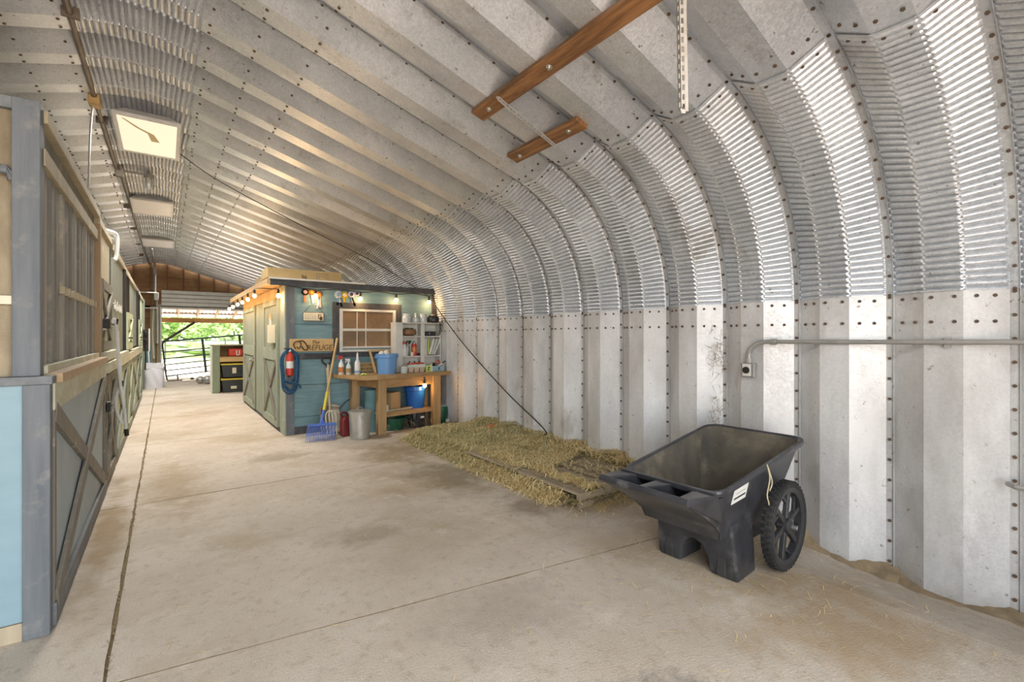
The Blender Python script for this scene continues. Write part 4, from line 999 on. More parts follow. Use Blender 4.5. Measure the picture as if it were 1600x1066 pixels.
# ---------------------------------------------------------------- under and beside the workbench
LZ = .30
t = empty('cardboard_box', (2.82, 7.05, LZ), 'plain brown cardboard box on the lower shelf of the workbench', 'box')
MB().prism([(2.63, 7.12), (2.80, 6.93), (3.00, 7.04), (2.86, 7.22)], LZ, LZ + .27, 'z').build('carton', M['kraft'], t, bevel=.004)
t, _ = bucket(3.24, 7.02, LZ, .135, .17, .345, M['bluebucket2'], 'deep blue bucket on the lower shelf of the workbench')
lathe_thing('tub', [(.04, LZ), (.05, LZ + .005), (.052, LZ + .10), (.055, LZ + .105), (.001, LZ + .115)], (2.675, 6.86, 0), M['milky'], 'small green-white tub beside the brown box on the lower shelf', 'tub')
for k, (a, b_) in enumerate((((2.66, 6.86), (3.1, 6.93)), ((2.72, 6.84), (3.12, 6.90)))):
    MB().bar((a[0], a[1], LZ + .008 + .02*k), (b_[0], b_[1], LZ + .008 + .02*k), .07, .016).build('offcut', M['oldash'], label=('grey board offcut lying flat on the lower workbench shelf', 'upper grey offcut lying across the flat one on the lower shelf')[k], cat='board', group='offcuts on the lower shelf')
t = empty('drum', (2.62, 7.1, 0), 'tall teal-blue drum standing behind the front left workbench leg', 'drum')
MB().lathe([(.09, .0), (.10, .02), (.105, .60), (.11, .61), (.11, .63), (.10, .63), (.09, .03), (.001, .03)], (2.525, 7.02, 0), 20).build('body', M['teal'], t, smooth=True)
t = empty('wrapped_bucket', (3.24, 7.0, 0), 'bucket in crinkled black plastic under the lower shelf', 'bucket', 'buckets at the workbench')
rg = random.Random(6)
def wr(u, v):
    a = 2*math.pi*u; r = .125 + .015*v + .007*math.sin(a*9 + v*5) + .004*math.sin(a*23)
    return (3.24 + r*math.cos(a), 6.98 + r*math.sin(a), .0 + .235*v)
MB().grid(wr, 64, 8).build('wrap', M['blackplastic'], t, smooth=True)
MB().lathe([(.001, .23), (.13, .23)], (3.24, 6.98, 0), 24).build('lid', M['blackplastic'], t)
B(3.25, 3.31, 6.838, 6.846, .15, .18).build('label', M['plasticw'], t)
t = empty('tub', (2.85, 7.0, 0), 'low dark green tub on the floor beneath the lower shelf', 'tub')
MB().lathe([(.17, 0), (.20, .16), (.215, .165), (.215, .18), (.19, .18), (.16, .01), (.001, .01)], (2.85, 7.02, 0), 24).build('body', M['green'], t, smooth=True)
t.name = 'feed_pan'
t = empty('feed_sack', (3.72, 7.0, 0), 'dark green sack with a white rim in the corner beside the workbench', 'sack')
def sk(u, v):
    a = 2*math.pi*u; r = (.125 + .02*math.sin(3.1*v)) * (1 + .05*math.sin(3*a + 4*v)); return (3.69 + r*math.cos(a)*.85, 7.02 + r*math.sin(a), .01 + .28*v)
MB().grid(sk, 32, 8).build('body', M['green'], t, smooth=True)
MB().lathe([(.001, .285), (.09, .30), (.115, .285)], (3.69, 7.02, 0), 18).build('top', M['white'], t)
B(3.72, 3.78, 6.87, 6.90, .03, .08).build('tag', M['plasticw'], t)
t = empty('post', (3.70, 7.2, 0), 'dark rough post standing behind the right bench leg', 'post')
B(3.64, 3.74, 7.22, 7.32, 0, .81).build('timber', M['shedtrim'], t, bevel=.01)

# galvanised can with lid
t = empty('trash_can', (2.26, 6.65, 0), 'small galvanised can with a lid in front of the workbench leg', 'can')
cx, cy = 2.215, 6.63
pr = [(.125, 0), (.13, .012)]
for k in range(16):
    z = .03 + k*.021; pr.append((.13 + .018*(z/.38) + (.003 if k % 2 else 0), z))
pr += [(.15, .372), (.152, .38)]
MB().lathe(pr, (cx, cy, 0), 32).build('body', M['galvcan'], t, smooth=True)
MB().lathe([(.158, .366), (.160, .392), (.14, .398), (.06, .412), (.001, .413)], (cx, cy, 0), 32).build('lid', M['galvcan'], t, smooth=True)
MB().tube(smooth([(cx - .04, cy, .41), (cx - .03, cy, .44), (cx + .03, cy, .44), (cx + .04, cy, .41)], 4), .006, 6).build('lid_handle', M['galvcan'], t)
MB().tube([(cx - .03, cy - .15, .335), (cx - .025, cy - .163, .30), (cx + .025, cy - .163, .30), (cx + .03, cy - .15, .335)], .006, 6).build('side_handle', M['galvcan'], t)
# red jug
t = empty('fuel_can', (2.08, 6.95, 0), 'red plastic jug on the floor behind the galvanised can', 'jug')
MB().prism([(2.04, 0), (2.20, 0), (2.20, .22), (2.14, .28), (2.07, .29), (2.04, .23)], 6.86, 7.0, 'y').build('body', M['darkred'], t, bevel=.02)
MB().tube(smooth([(2.06, 6.93, .28), (2.04, 6.93, .33), (2.10, 6.93, .34), (2.15, 6.93, .28)], 4), .014, 8).build('handle', M['darkred'], t)
MB().tube([(2.17, 6.93, .24), (2.22, 6.93, .32)], .016, 8).build('spout', M['iron'], t)
t = empty('wire', (2.02, 7.1, 0), 'bent black wire leaning between the scoop shovel and the red jug', 'wire')
MB().tube(smooth([(2.0, 7.2, .02), (2.05, 7.22, .25), (2.2, 7.3, .42), (2.3, 7.35, .47)]), .006, 6).build('strand', M['cord'], t)

# scoop shovel leaning on the wall
t = empty('shovel', (1.98, 7.2, 0), 'scoop shovel with a black D-grip leaning on the blue shed wall', 'shovel')
def scoop(u, v):
    x = (u - .5) * (.30 - .02*v); zz = .02 + .42*v; dz = .05*(abs(u - .5)*2)**2.2 + (.05*sm((v - .75)/.25))
    return (1.96 + x, 7.14 + .13*v - dz, zz - (.03*sm((v-.8)/.2)*(abs(u-.5)*2)**2))
MB().grid(scoop, 12, 12).build('scoop', M['alu'], t, smooth=True)
s = t.children[0].modifiers.new('thickness', 'SOLIDIFY'); s.thickness = .004
MB().tube([(1.965, 7.20, .30), (1.955, 7.33, .97)], .016, 8).build('shaft', M['oldash'], t)
MB().tube(smooth([(1.955, 7.33, .97), (1.955, 7.34, 1.0), (1.895, 7.345, 1.06), (1.90, 7.35, 1.11), (1.955, 7.352, 1.12), (2.01, 7.35, 1.11), (2.015, 7.345, 1.06), (1.955, 7.34, 1.0)], 5), .013, 8).build('grip', M['iron'], t, smooth=True)
# blue manure fork
t = empty('manure_fork', (1.80, 6.9, 0), 'blue plastic manure fork with a long wooden handle leaning on the shed wall', 'fork')
HB, HT = Vector((1.80, 6.97, .30)), Vector((2.115, 7.37, 1.415))
MB().tube([HB.lerp(HT, .10), HT], .017, 10).build('handle', M['ash'], t)
MB().tube([HB.lerp(HT, .08), HB.lerp(HT, .30)], .021, 10).build('yellow_sleeve', M['yellow'], t)
MB().tube([HB + Vector((-.02, -.02, -.07)), HB.lerp(HT, .12)], .024, 10, r1=.019).build('socket', M['forkblue'], t)
L0, R0 = Vector((1.60, 6.93, .205)), Vector((1.955, 6.86, .205))
MB().bar(L0, R0, .05, .032).build('head_bar', M['forkblue'], t, bevel=.006)
for k in range(17):
    p = L0.lerp(R0, k/16.); q = p + Vector((-.075, -.16, -.165)); q.z = .012
    mpt = p.lerp(q, .5) + Vector((-.012, -.012, -.035))
    MB().tube([p, mpt, q], .0065, 6, r1=.004).build('tine', M['forkblue'], t)
MB().bar(L0.lerp(R0, .0) + Vector((-.04, -.085, -.115)), R0 + Vector((-.04, -.085, -.115)), .012, .008).build('tine_bridge', M['forkblue'], t)
for s_ in (.42, .58):
    MB().bar(L0.lerp(R0, s_), HB + Vector((-.01, 0, -.05)), .03, .02).build('head_rib', M['forkblue'], t)
# garden fork with pale tines leaning behind
t = empty('pitchfork', (1.95, 7.05, 0), 'pitchfork with pale tines standing on its points between the blue fork and the scoop', 'fork')
MB().tube([(1.935, 7.10, .36), (1.97, 7.33, 1.02)], .015, 8).build('handle', M['oldash'], t)
for k in range(4):
    x = 1.87 + k*.045
    MB().tube(smooth([(1.935, 7.10, .37), (x, 7.075, .31), (x, 7.03, .16), (x, 7.0, .02)], 4), .0075, 6).build('tine', M['cream'], t)
# ---------------------------------------------------------------- pallets under the hay
def pallet(y0, y1, x0, label):
    t = empty('pallet', (x0 + .5, (y0 + y1)/2, 0), label, 'pallet', 'pallets along the ribbed wall')
    L_ = y1 - y0
    for k in range(3):
        y = (y0 + .001, (y0 + y1)/2 - .02, y1 - .041)[k]
        # stringer across, notched underneath
        MB().prism([(x0, 0), (x0 + .16, 0), (x0 + .19, .035), (x0 + .40, .035), (x0 + .43, 0), (x0 + .6, 0), (x0 + .63, .035), (x0 + .82, .035), (x0 + .85, 0), (x0 + 1.0, 0), (x0 + 1.0, .105), (x0, .105)], y, y + .04, 'y').build('stringer', M['pallet'], t, bevel=.003)
    x = x0; k = 0
    for wd in (.14, .09, .09, .09, .09, .09, .09):
        z = .105
        B(x, x + wd, y0, y1, z, z + .02).build('deck_board', M['pallet'], t, bevel=.002); x += wd + (.055 if wd == .14 else .05)
    return t
pallet(2.83, 4.26, 2.79, 'grey wooden pallet nearest the cart, its deck boards showing through the hay')
pallet(4.32, 5.78, 2.79, 'wooden pallet buried in green hay beside the workbench')
MB().bar((2.80, 3.72, .137), (2.76, 4.55, .15), .09, .02).build('board', M['pallet'], bevel=.002, label='loose warped board along the front edge of the hay', cat='board')

# hay: a lumpy mat and many loose stems
def hn(x, y):
    return .5 + .25*math.sin(5.1*x + 1.7*y + .4) + .16*math.sin(9.3*y - 4.2*x) + .09*math.sin(17*x + 13*y + 1)
def hay_h(x, y):
    """top of the hay, None where the deck shows"""
    if not (2.66 < x < 3.86 and 2.74 < y < 6.25): return None
    e = min(1, (x - 2.66)/.12) * min(1, (y - 2.70)/.14) * min(1, (6.27 - y)/.3)
    far = sm((y - 3.3)/1.2)
    z = .128 + far*.055*hn(x, y) + .03*hn(x*2, y*2)
    if x > 3.62: z += .10 * sm((x - 3.62)/.2) * (.4 + .6*hn(x, y*1.4))
    if x < 2.80: z *= sm((x - 2.64)/.18)
    return z * max(.05, e)
def bare(x, y):
    """gaps where the deck boards show"""
    if 3.05 < x < 3.70 and 2.82 < y < 3.75 - .35*(3.7 - x): return .93
    if x <= 2.77 and y < 3.0: return .9
    if x < 2.92 and x > 2.77 and y < 3.75: return .985
    if y < 2.84 and 2.78 < x < 3.7: return .95
    if 3.1 < x < 3.35 and 3.8 < y < 4.3: return .45
    return 0.
rg = random.Random(21)
mb = MB(); NX, NY = 44, 110
def hm(u, v):
    x = 2.70 + 1.15*u; y = 2.80 + 3.42*v
    z = hay_h(x, y) or 0
    if bare(x, y) > .4: z = .085
    return (x, y, max(-.004, z - .022 + rg.uniform(-.012, .012)))
mb.grid(hm, NX, NY)
hb = mb.build('hay_mat', M['haybase'], label='mat of trodden hay spread over the pallets by the ribbed wall', cat='hay', kind='stuff')
def stem(mb, p, a, l, lift, w_):
    d = Vector((math.cos(a), math.sin(a), 0)); s = Vector((-d.y, d.x, 0)) * w_
    b = Vector((rg.uniform(-.2, .2)*l, rg.uniform(-.2, .2)*l, lift*.8))
    p0 = p - d*l*.5; p2 = p + d*l*.5 + Vector((0, 0, lift*rg.uniform(-.6, 1.))); p1 = p + b
    up = Vector((0, 0, w_))
    mb.add([p0 - s, p0 + s, p1 - s + up, p1 + s + up, p2], [(0, 1, 3, 2), (2, 3, 4)])
mh, mg = MB(), MB()
cnt = 0
while cnt < 26000:
    x = rg.uniform(2.62, 3.86); y = rg.uniform(2.72, 6.3)
    if x < 2.68 and rg.random() < .6: continue
    z = hay_h(x, y)
    if z is None: z = .0
    b = bare(x, y)
    if b and rg.random() < b: continue
    far = sm((y - 3.6)/1.6)
    tgt = mg if rg.random() < far*.75 else mh
    stem(tgt, Vector((x, y, z + rg.uniform(-.02, .012))), rg.uniform(0, 6.28), rg.uniform(.05, .17), rg.uniform(-.01, .035), rg.uniform(.0018, .0042))
    cnt += 1
# fringe of hay fallen off the front edge and onto the concrete
for k in range(4200):
    y = rg.uniform(2.75, 6.2); q = abs(rg.gauss(0, .055)); x = 2.77 - q
    if y < 3.0 and rg.random() < .92: continue
    z = max(.004, .11 * (1 - q/.16) * rg.random())
    stem(mg if rg.random() < .6*sm((y - 3.8)/1.) else mh, Vector((x, y, z)), rg.uniform(0, 6.28), rg.uniform(.05, .15), rg.uniform(-.01, .03), rg.uniform(.0016, .0038))
for k in range(600):
    x = rg.uniform(2.85, 3.75); y = 2.80 - abs(rg.gauss(0, .09))
    stem(mh, Vector((x, y, max(.004, rg.uniform(0, .05)*(y - 2.6)/.2))), rg.uniform(0, 6.28), rg.uniform(.04, .14), rg.uniform(0, .02), rg.uniform(.0013, .0024))
mh.build('hay', M['hay'], label='loose yellow hay over the near pallet', cat='hay', kind='stuff', recalc=False)
mg.build('hay', M['hayg'], label='greener loose hay heaped over the far pallet', cat='hay', kind='stuff', recalc=False)
ml = MB()
for k in range(620):       # stray stems on the floor
    if k < 330: x = rg.gauss(2.9, .45); y = rg.gauss(1.7, .5)
    elif k < 470: x = rg.gauss(2.5, .35); y = rg.uniform(4.5, 6.7)
    elif k < 540: x = rg.uniform(2.5, 3.7); y = rg.uniform(6.3, 7.3)
    else: x = rg.uniform(-.2, 3.5); y = rg.uniform(.9, 5)
    if x > 3.75: continue
    stem(ml, Vector((x, y, fz(x, y) + .004)), rg.uniform(0, 6.28), rg.uniform(.03, .15), rg.uniform(0, .006), rg.uniform(.001, .0022))
ml.build('straw', M['hay'], label='stray stems of straw strewn about the concrete floor', cat='straw', kind='stuff', recalc=False)
mt = MB()
for k in range(170):
    x = rg.uniform(2.65, 3.5); y = rg.uniform(6.85, 7.4)
    stem(mt, Vector((x, y, rg.uniform(.01, .13))), rg.uniform(0, 6.28), rg.uniform(.1, .3), rg.uniform(0, .1), rg.uniform(.0015, .0028))
mt.build('straw', M['hay'], label='tangle of straw on the floor beneath the workbench', cat='straw', kind='stuff', recalc=False)
MB().prism([(-.13, 0), (.10, 0), (.13, .03), (.05, .05), (-.11, .045)], -.05, .05, 'y').xform(Matrix.Translation((3.70, 5.43, .165))).build('roof_tile_piece', M['orangeribbon'], bevel=.012, label='orange rust-coloured piece lying on the hay near the wall', cat='scrap')

# ---------------------------------------------------------------- black utility cart
ct = empty('garden_cart', (2.755, 1.70, 0), 'black plastic garden cart with two spoked wheels and a moulded handle', 'cart', rz=R(2.5))
def rrect(x0, x1, y0, y1, r, n=6):
    out = []
    for cx, cy, a0 in ((x1 - r, y1 - r, 0), (x0 + r, y1 - r, 90), (x0 + r, y0 + r, 180), (x1 - r, y0 + r, 270)):
        for k in range(n + 1):
            a = R(a0 + 90*k/n); out.append((cx + r*math.cos(a), cy + r*math.sin(a)))
    return out
RX0, RX1 = -.385, .725
def rimz(x): return .60 + .155*(x - RX0)/(RX1 - RX0)
def loft(levels, close_bottom=True):
    mb = MB(); n = len(levels[0]); vs = [p for lv in levels for p in lv]
    fs = [(i*n+k, i*n+(k+1) % n, (i+1)*n+(k+1) % n, (i+1)*n+k) for i in range(len(levels)-1) for k in range(n)]
    if close_bottom: fs.append(tuple(range(n)))
    return mb.add(vs, fs)
def lev(f, inset=0.):
    """f = 0 at the tub floor, 1 at the rim"""
    x0 = -.19 + (RX0 + .19)*f + inset; x1 = .42 + (RX1 - .42)*f - inset
    y0 = -.235 - (.30 - .235)*f + inset; y1 = -y0
    y1n = .335 if f >= 1 else .235 + (.335 - .235)*f
    pts = rrect(x0, x1, -(.235 + .085*f) + inset, (.235 + .085*f) - inset, .045 + .045*f)
    out = []
    for x, y in pts:
        s = (x - x0)/(x1 - x0); y *= (.96 + .10*s)
        out.append((x, y, .27 + (rimz(x) - .27)*f + (.012 if inset and f < .01 else 0)))
    return out
outer = [lev(f) for f in (0, .04, .30, .34, .37, .7, .93)]
rim = lev(1.0)
def off(lv, d, dz):
    cx = sum(p[0] for p in lv)/len(lv); out = []
    for x, y, z in lv:
        v = Vector((x - cx, y*1.6)).normalized(); out.append((x + v.x*d, y + v.y*d, z + dz))
    return out
levels = outer + [off(rim, .0, -.03), off(rim, .022, -.028), off(rim, .03, -.008), off(rim, .024, .004), off(rim, .004, .006), off(rim, -.012, -.006)] 
mb = loft(levels)
mb.build('tub', M['cartplastic'], ct, smooth=True)
inner = [off(rim, -.012, -.006)] + [lev(f, .014) for f in (.93, .7, .4, .1, .0)]
mb = loft(inner[::-1]); mb.build('tub_inside', M['cartin'], ct, smooth=True)
# moulded handle: bar, three wedge brackets, drip wall under them
hx = -.635; hz_ = .600
MB().tube([(hx, -.285, hz_), (hx, .285, hz_)], .020, 12).build('handle_bar', M['cartplastic'], ct, smooth=True)
for (ya, yb, yc, yd) in ((-.285, -.225, -.325, -.185), (-.025, .025, -.05, .05), (.225, .285, .185, .325)):
    x1 = RX0 - .02
    top = [(hx, ya, hz_ + .018), (hx, yb, hz_ + .018), (x1, yd, rimz(x1) + .002), (x1, yc, rimz(x1) + .002)]
    bot = [(hx, ya, hz_ - .018), (hx, yb, hz_ - .018), (x1 + .10, yd*.92, .42), (x1 + .10, yc*.92, .42)]
    MB().add(top + bot, [(0, 1, 2, 3), (7, 6, 5, 4), (0, 4, 5, 1), (1, 5, 6, 2), (2, 6, 7, 3), (3, 7, 4, 0)]).build('handle_bracket', M['cartplastic'], ct, bevel=.008)
prw = [(hx + .006, .590, .283), (hx + .03, .565, .283), (-.45, .475, .276), (-.335, .40, .268), (-.27, .345, .26), (-.245, .29, .25)]
vs = [(x, s_*y, z) for x, z, y in prw for s_ in (-1, 1)] + [(x + .014, s_*y, z + .012) for x, z, y in prw for s_ in (-1, 1)]
n_ = len(prw)*2
fs = [(2*k, 2*k+1, 2*k+3, 2*k+2) for k in range(len(prw)-1)] + [(n_+2*k, n_+2*k+2, n_+2*k+3, n_+2*k+1) for k in range(len(prw)-1)]
fs += [(2*k, 2*k+2, n_+2*k+2, n_+2*k) for k in range(len(prw)-1)] + [(2*k+1, n_+2*k+1, n_+2*k+3, 2*k+3) for k in range(len(prw)-1)] + [(0, n_, n_+1, 1), (n_-2, n_-1, 2*n_-1, 2*n_-2)]
MB().add(vs, fs).build('end_wall', M['cartplastic'], ct, smooth=True)
for s_ in (-1, 1):
    pl = [(x, z, y) for x, z, y in prw] + [(-.16, .29, .245), (-.30, .56, .30)]
    a = [(x, s_*(y - .001), z) for x, z, y in pl]; b = [(x, s_*(y - .012), z) for x, z, y in pl]; m_ = len(pl)
    MB().add(a + b, [tuple(range(m_)), tuple(range(m_, 2*m_))[::-1]] + [(k, (k+1) % m_, m_+(k+1) % m_, m_+k) for k in range(m_)]).build('end_cheek', M['cartplastic'], ct)
MB().bar((RX0 - .02, -.31, rimz(RX0) - .005), (RX0 - .02, .31, rimz(RX0) - .005), .03, .03).build('rim_bar', M['cartplastic'], ct, bevel=.006)
# lower skirt with two legs
def prof(xf, xb):
    mb = MB()
    pl = [(-.25, .34), (-.262, .20), (-.272, 0.0), (-.10, 0.0), (-.085, .10), (-.05, .165), (0, .185), (.05, .165), (.085, .10), (.10, 0.0), (.262, 0.0), (.258, .20), (.25, .34)]
    n = len(pl)
    def xa(z): return xf - .045*(z/.34)
    vs = [(xa(z), y, z) for y, z in pl] + [(xb - .0*(z/.34), y*.97, z) for y, z in pl]
    fs = [tuple(range(n))[::-1], tuple(range(n, 2*n))] + [(i, (i+1) % n, n+(i+1) % n, n+i) for i in range(n)]
    return mb.add(vs, fs)
prof(-.075, .17).build('leg_skirt', M['cartplastic'], ct, bevel=.014)
for s in (-1, 1):
    B(-.091, -.065, s*.175 - .028, s*.175 + .028, .015, .19).build('leg_rib', M['blackplastic'], ct, bevel=.006)
B(-.10, .36, -.20, .20, .20, .275).build('underbody', M['blackplastic'], ct, bevel=.02)
for s in (-1, 1):
    B(.19, .44, s*.21 - .03, s*.21 + .03, .18, .32).build('axle_block', M['cartplastic'], ct, bevel=.015)
WX, WR = .35, .268
MB().tube([(WX, -.43, WR), (WX, .43, WR)], .013, 10).build('axle', M['steel'], ct)
for s in (-1, 1):
    yc = s*.358
    wh = MB().lathe([(.235, yc - .03), (WR - .008, yc - .034), (WR, yc - .018), (WR, yc + .018), (WR - .008, yc + .034), (.235, yc + .03), (.225, yc)], (WX, 0, WR), 40, 'y', close=True).build('tyre', M['rubber'], ct, smooth=True)
    mb = MB()
    for k in range(44):
        a = 2*math.pi*k/44
        for yy, da in ((-.02, 0), (.0, .5), (.02, 0)):
            a2 = a + da*2*math.pi/44
            e = Vector((math.cos(a2), 0, math.sin(a2))); c = Vector((WX, yc + yy, WR)) + e*(WR - .002)
            mb.bar(c - e*.006, c + e*.009, .014, .016, up=(0, 1, 0))
    mb.build('tread', M['rubber'], wh)
    rm = MB().lathe([(.205, yc - .022), (.236, yc - .03), (.238, yc + .03), (.205, yc + .022)], (WX, 0, WR), 40, 'y', close=True).build('rim', M['blackplastic'], ct, smooth=True)
    MB().lathe([(.001, yc - .045), (.028, yc - .045), (.045, yc - .03), (.045, yc + .03), (.028, yc + .045), (.001, yc + .045)], (WX, 0, WR), 20, 'y').build('hub', M['blackplastic'], ct, smooth=True)
    for k in range(6):
        a = math.pi*k/3 + .3; e = Vector((math.cos(a), 0, math.sin(a))); tn = Vector((-e.z, 0, e.x)); c = Vector((WX, yc, WR))
        MB().bar(c + e*.03, c + e*.21, .034, .03, up=(0, 1, 0)).build('spoke', M['blackplastic'], ct, bevel=.006)
    for k in range(6):
        a = math.pi*k/3 + .3; a2 = a + math.pi/6
        c = Vector((WX, yc, WR))
        MB().bar(c + Vector((math.cos(a), 0, math.sin(a)))*.13, c + Vector((math.cos(a2), 0, math.sin(a2)))*.208, .018, .016, up=(0, 1, 0)).build('spoke_fork', M['blackplastic'], ct)
# white sticker on the near side of the tub
def side_pt(x, f): # point on the outer side wall (near side)
    x0 = -.19 + (RX0 + .19)*f; x1 = .42 + (RX1 - .42)*f; s = (x - x0)/(x1 - x0)
    return Vector((x, -(.235 + .085*f)*(.96 + .10*s) - .003, .27 + (rimz(x) - .27)*f))
def sticker(xa, xb, fa, fb, d=.0):
    p = [side_pt(xa, fa), side_pt(xb, fa), side_pt(xb, fb), side_pt(xa, fb)]; q = [v + Vector((0, -.003 - d, 0)) for v in p]
    return MB().add(p + q, [(3, 2, 1, 0), (4, 5, 6, 7), (0, 1, 5, 4), (1, 2, 6, 5), (2, 3, 7, 6), (3, 0, 4, 7)])
sticker(-.19, -.03, .62, .86).build('sticker', M['plasticw'], ct)
sticker(-.175, -.045, .685, .715, .001).build('sticker_stripe', M['blackplastic'], ct)
sticker(-.16, -.06, .775, .785, .001).build('sticker_print', M['pipe'], ct)
MB().tube(smooth([(.13, -.345, .68), (.145, -.355, .60), (.12, -.35, .50), (.14, -.352, .44), (.125, -.34, .40)], 4), .004, 6).build('twine', M['twine'], ct)
MB().tube(smooth([(.135, -.35, .66), (.17, -.358, .57), (.15, -.352, .52)], 4), .004, 6).build('twine', M['twine'], ct)
mb = MB().grid(lambda u, v: (-.17 + .56*u, -.21 + .42*v, .295 + .02*hn(u*3, v*3)), 14, 10)
for k in range(260):
    stem(mb, Vector((rg.uniform(-.12, .36), rg.uniform(-.18, .18), .32)), rg.uniform(0, 6.28), rg.uniform(.04, .12), rg.uniform(0, .02), .0018)
o = mb.build('muck', M['haybase'], label='remains of muck and straw in the bottom of the black garden cart', cat='straw', kind='stuff', recalc=False)
o.location = (2.755, 1.70, 0); o.rotation_euler[2] = R(2.5)
o = MB().prism([(-.06, 0), (.05, -.01), (.06, .03), (-.03, .06)], -.03, .04, 'y').xform(Matrix.Translation((.08, .17, .325))).build('red_scrap', M['darkred'], bevel=.01, label='small red scrap lying inside the black garden cart', cat='scrap')
o.location = (2.755, 1.70, 0); o.rotation_euler[2] = R(2.5)

# ---------------------------------------------------------------- ceiling timbers, angles, lamps, conduits
SN, CS = math.cos(A1), math.sin(A1)
def rp(x, y, d):       # point hung d below the roof flange plane, square to the slope
    z = HZ + (HX - x)*.3057
    return Vector((x - SN*d, y, z - CS*d))
nrm = Vector((-SN, 0, -CS))
def timber(x, y0, y1, bl, label):
    t = empty('timber', tuple(rp(x, y0, .17)), label, 'timber', 'timbers bolted to the roof')
    MB().bar(rp(x, y0, .137), rp(x, y1, .137), .125, .04, up=nrm).build('board', M['beam'], t, bevel=.004)
    for y in bl:
        c = rp(x, y, .157)
        MB().tube([c, c + nrm*.004], .022, 12).build('washer', M['steel'], t)
        MB().tube([c + nrm*.004, c + nrm*.02], .011, 6).build('bolt', M['steel'], t)
    return t
timber(2.04, .55, 3.17, (1.2, 2.30, 3.0), 'long reddish timber bolted across the roof ribs, running out over the camera')
timber(2.55, 2.52, 3.40, (2.66, 3.28), 'short dark timber bolted to the roof beside the long one')
t = empty('angle_iron', tuple(rp(2.3, 2.83, .17)), 'perforated zinc angle joining the two roof timbers', 'angle iron', 'perforated angle irons')
def perf_angle(p, q, up, m, par, wd=.035, n=16):
    p, q, up = Vector(p), Vector(q), Vector(up).normalized(); d = (q - p).normalized(); s = d.cross(up).normalized()
    th = .003; L_ = (q - p).length
    def leg(o, a, nm):
        # slotted strip: two edge bands with bridges between
        mb = MB()
        for k in (0, 1):
            c = o + a*(wd*(.17 if k == 0 else .83)); mb.bar(p + c, q + c, th, wd*.34, up=a)
        for k in range(n + 1):
            c = p + d*(L_*k/n); c0 = c + o + a*wd*.3; mb.bar(c0, c0 + a*wd*.4, th, L_/n*.42, up=d)
        mb.build('slotted_leg', m, par)
    leg(Vector((0, 0, 0)), s, up); leg(Vector((0, 0, 0)), up, s)
perf_angle(rp(2.0, 2.81, .162), rp(2.63, 2.87, .162), nrm, M['perf'], t, n=18)
t = empty('angle_iron', (1.44, 1.0, 2.25), 'rusty perforated angle hanging straight down from the roof', 'angle iron', 'perforated angle irons')
perf_angle((1.455, .985, 2.24), (1.44, 1.0, 3.45), (-.6, -.8, 0), M['rust'], t, wd=.034, n=36)

M['lamp'] = emit('lit_lens', (1., .86, .60), .40)
M['lamp'].node_tree.nodes['Principled BSDF'].inputs['Base Color'].default_value = (.05, .045, .035, 1)
M['stainlens'] = emit('stained_lens', (.60, .38, .14), .22)
M['stainlens'].node_tree.nodes['Principled BSDF'].inputs['Base Color'].default_value = (.06, .04, .02, 1)
def troffer(y0, y1, x0, x1, z, h, label, lit):
    t = empty('ceiling_light', ((x0+x1)/2, (y0+y1)/2, z), label, 'ceiling light', 'ceiling lights along the ridge')
    a, b_ = .10, .16
    vs = [(x0, y0, z), (x1, y0, z), (x1, y1, z), (x0, y1, z), (x0 + a, y0 + b_*.5, z + h), (x1 - a, y0 + b_*.5, z + h), (x1 - a, y1 - b_*.5, z + h), (x0 + a, y1 - b_*.5, z + h)]
    MB().add(vs, [(4, 5, 6, 7), (0, 1, 5, 4), (1, 2, 6, 5), (2, 3, 7, 6), (3, 0, 4, 7), (0, 3, 2, 1)]).build('housing', M['grey_plastic'], t, bevel=.006)
    for q in ((x0, x1, y0, y0 + .05), (x0, x1, y1 - .05, y1), (x0, x0 + .035, y0 + .05, y1 - .05), (x1 - .035, x1, y0 + .05, y1 - .05)):
        B(q[0], q[1], q[2], q[3], z - .025, z).build('frame', M['grey_plastic'], t)
    ln = B(x0 + .035, x1 - .035, y0 + .05, y1 - .05, z - .018, z - .004).build('lens', M['lamp'] if lit else M['lens'], t)
    for x in (x0 + .12, x1 - .12):
        MB().tube([(x, (y0+y1)/2, z + h), (x, (y0+y1)/2, 3.88)], .006, 5).build('hanger', M['darkpipe'], t)
    return t, ln
t, ln = troffer(6.22, 7.46, -.44, .14, 3.74, .075, 'lit ceiling light with a stained warm lens, nearest of the ridge lights', True)
st = [(-.36, 6.34), (-.24, 6.55), (-.13, 6.68), (-.09, 6.92)]
mb = MB()
for k in range(3):
    (xa, ya), (xb, yb) = st[k], st[k+1]; w0, w1 = (.010, .020, .028, .04)[k], (.020, .028, .04, .02)[k]
    mb.add([(xa - w0, ya, 3.7205), (xa + w0, ya, 3.7205), (xb + w1, yb, 3.7205), (xb - w1, yb, 3.7205)], [(0, 1, 2, 3)])
mb.build('water_stain', M['stainlens'], ln)
troffer(9.95, 11.1, -.47, .12, 3.735, .09, 'unlit white ceiling light in the middle of the ridge row', False)
troffer(14.05, 15.2, -.45, .17, 3.76, .11, 'unlit white ceiling light furthest along the ridge, by the gable', False)
for (y, e) in ((6.84, 40), (10.5, 45), (14.6, 55)):  # second and third lamps are fill light added under unlit fixtures
    l = bpy.data.lights.new('ceiling_lamp_and_fill', 'AREA'); l.shape = 'RECTANGLE'; l.size = .5; l.size_y = 1.1; l.energy = e; l.color = (1, .97, .92)
    lo = bpy.data.objects.new('ceiling_lamp_and_fill', l); col.objects.link(lo); lo.location = (-.15, y, 3.70)
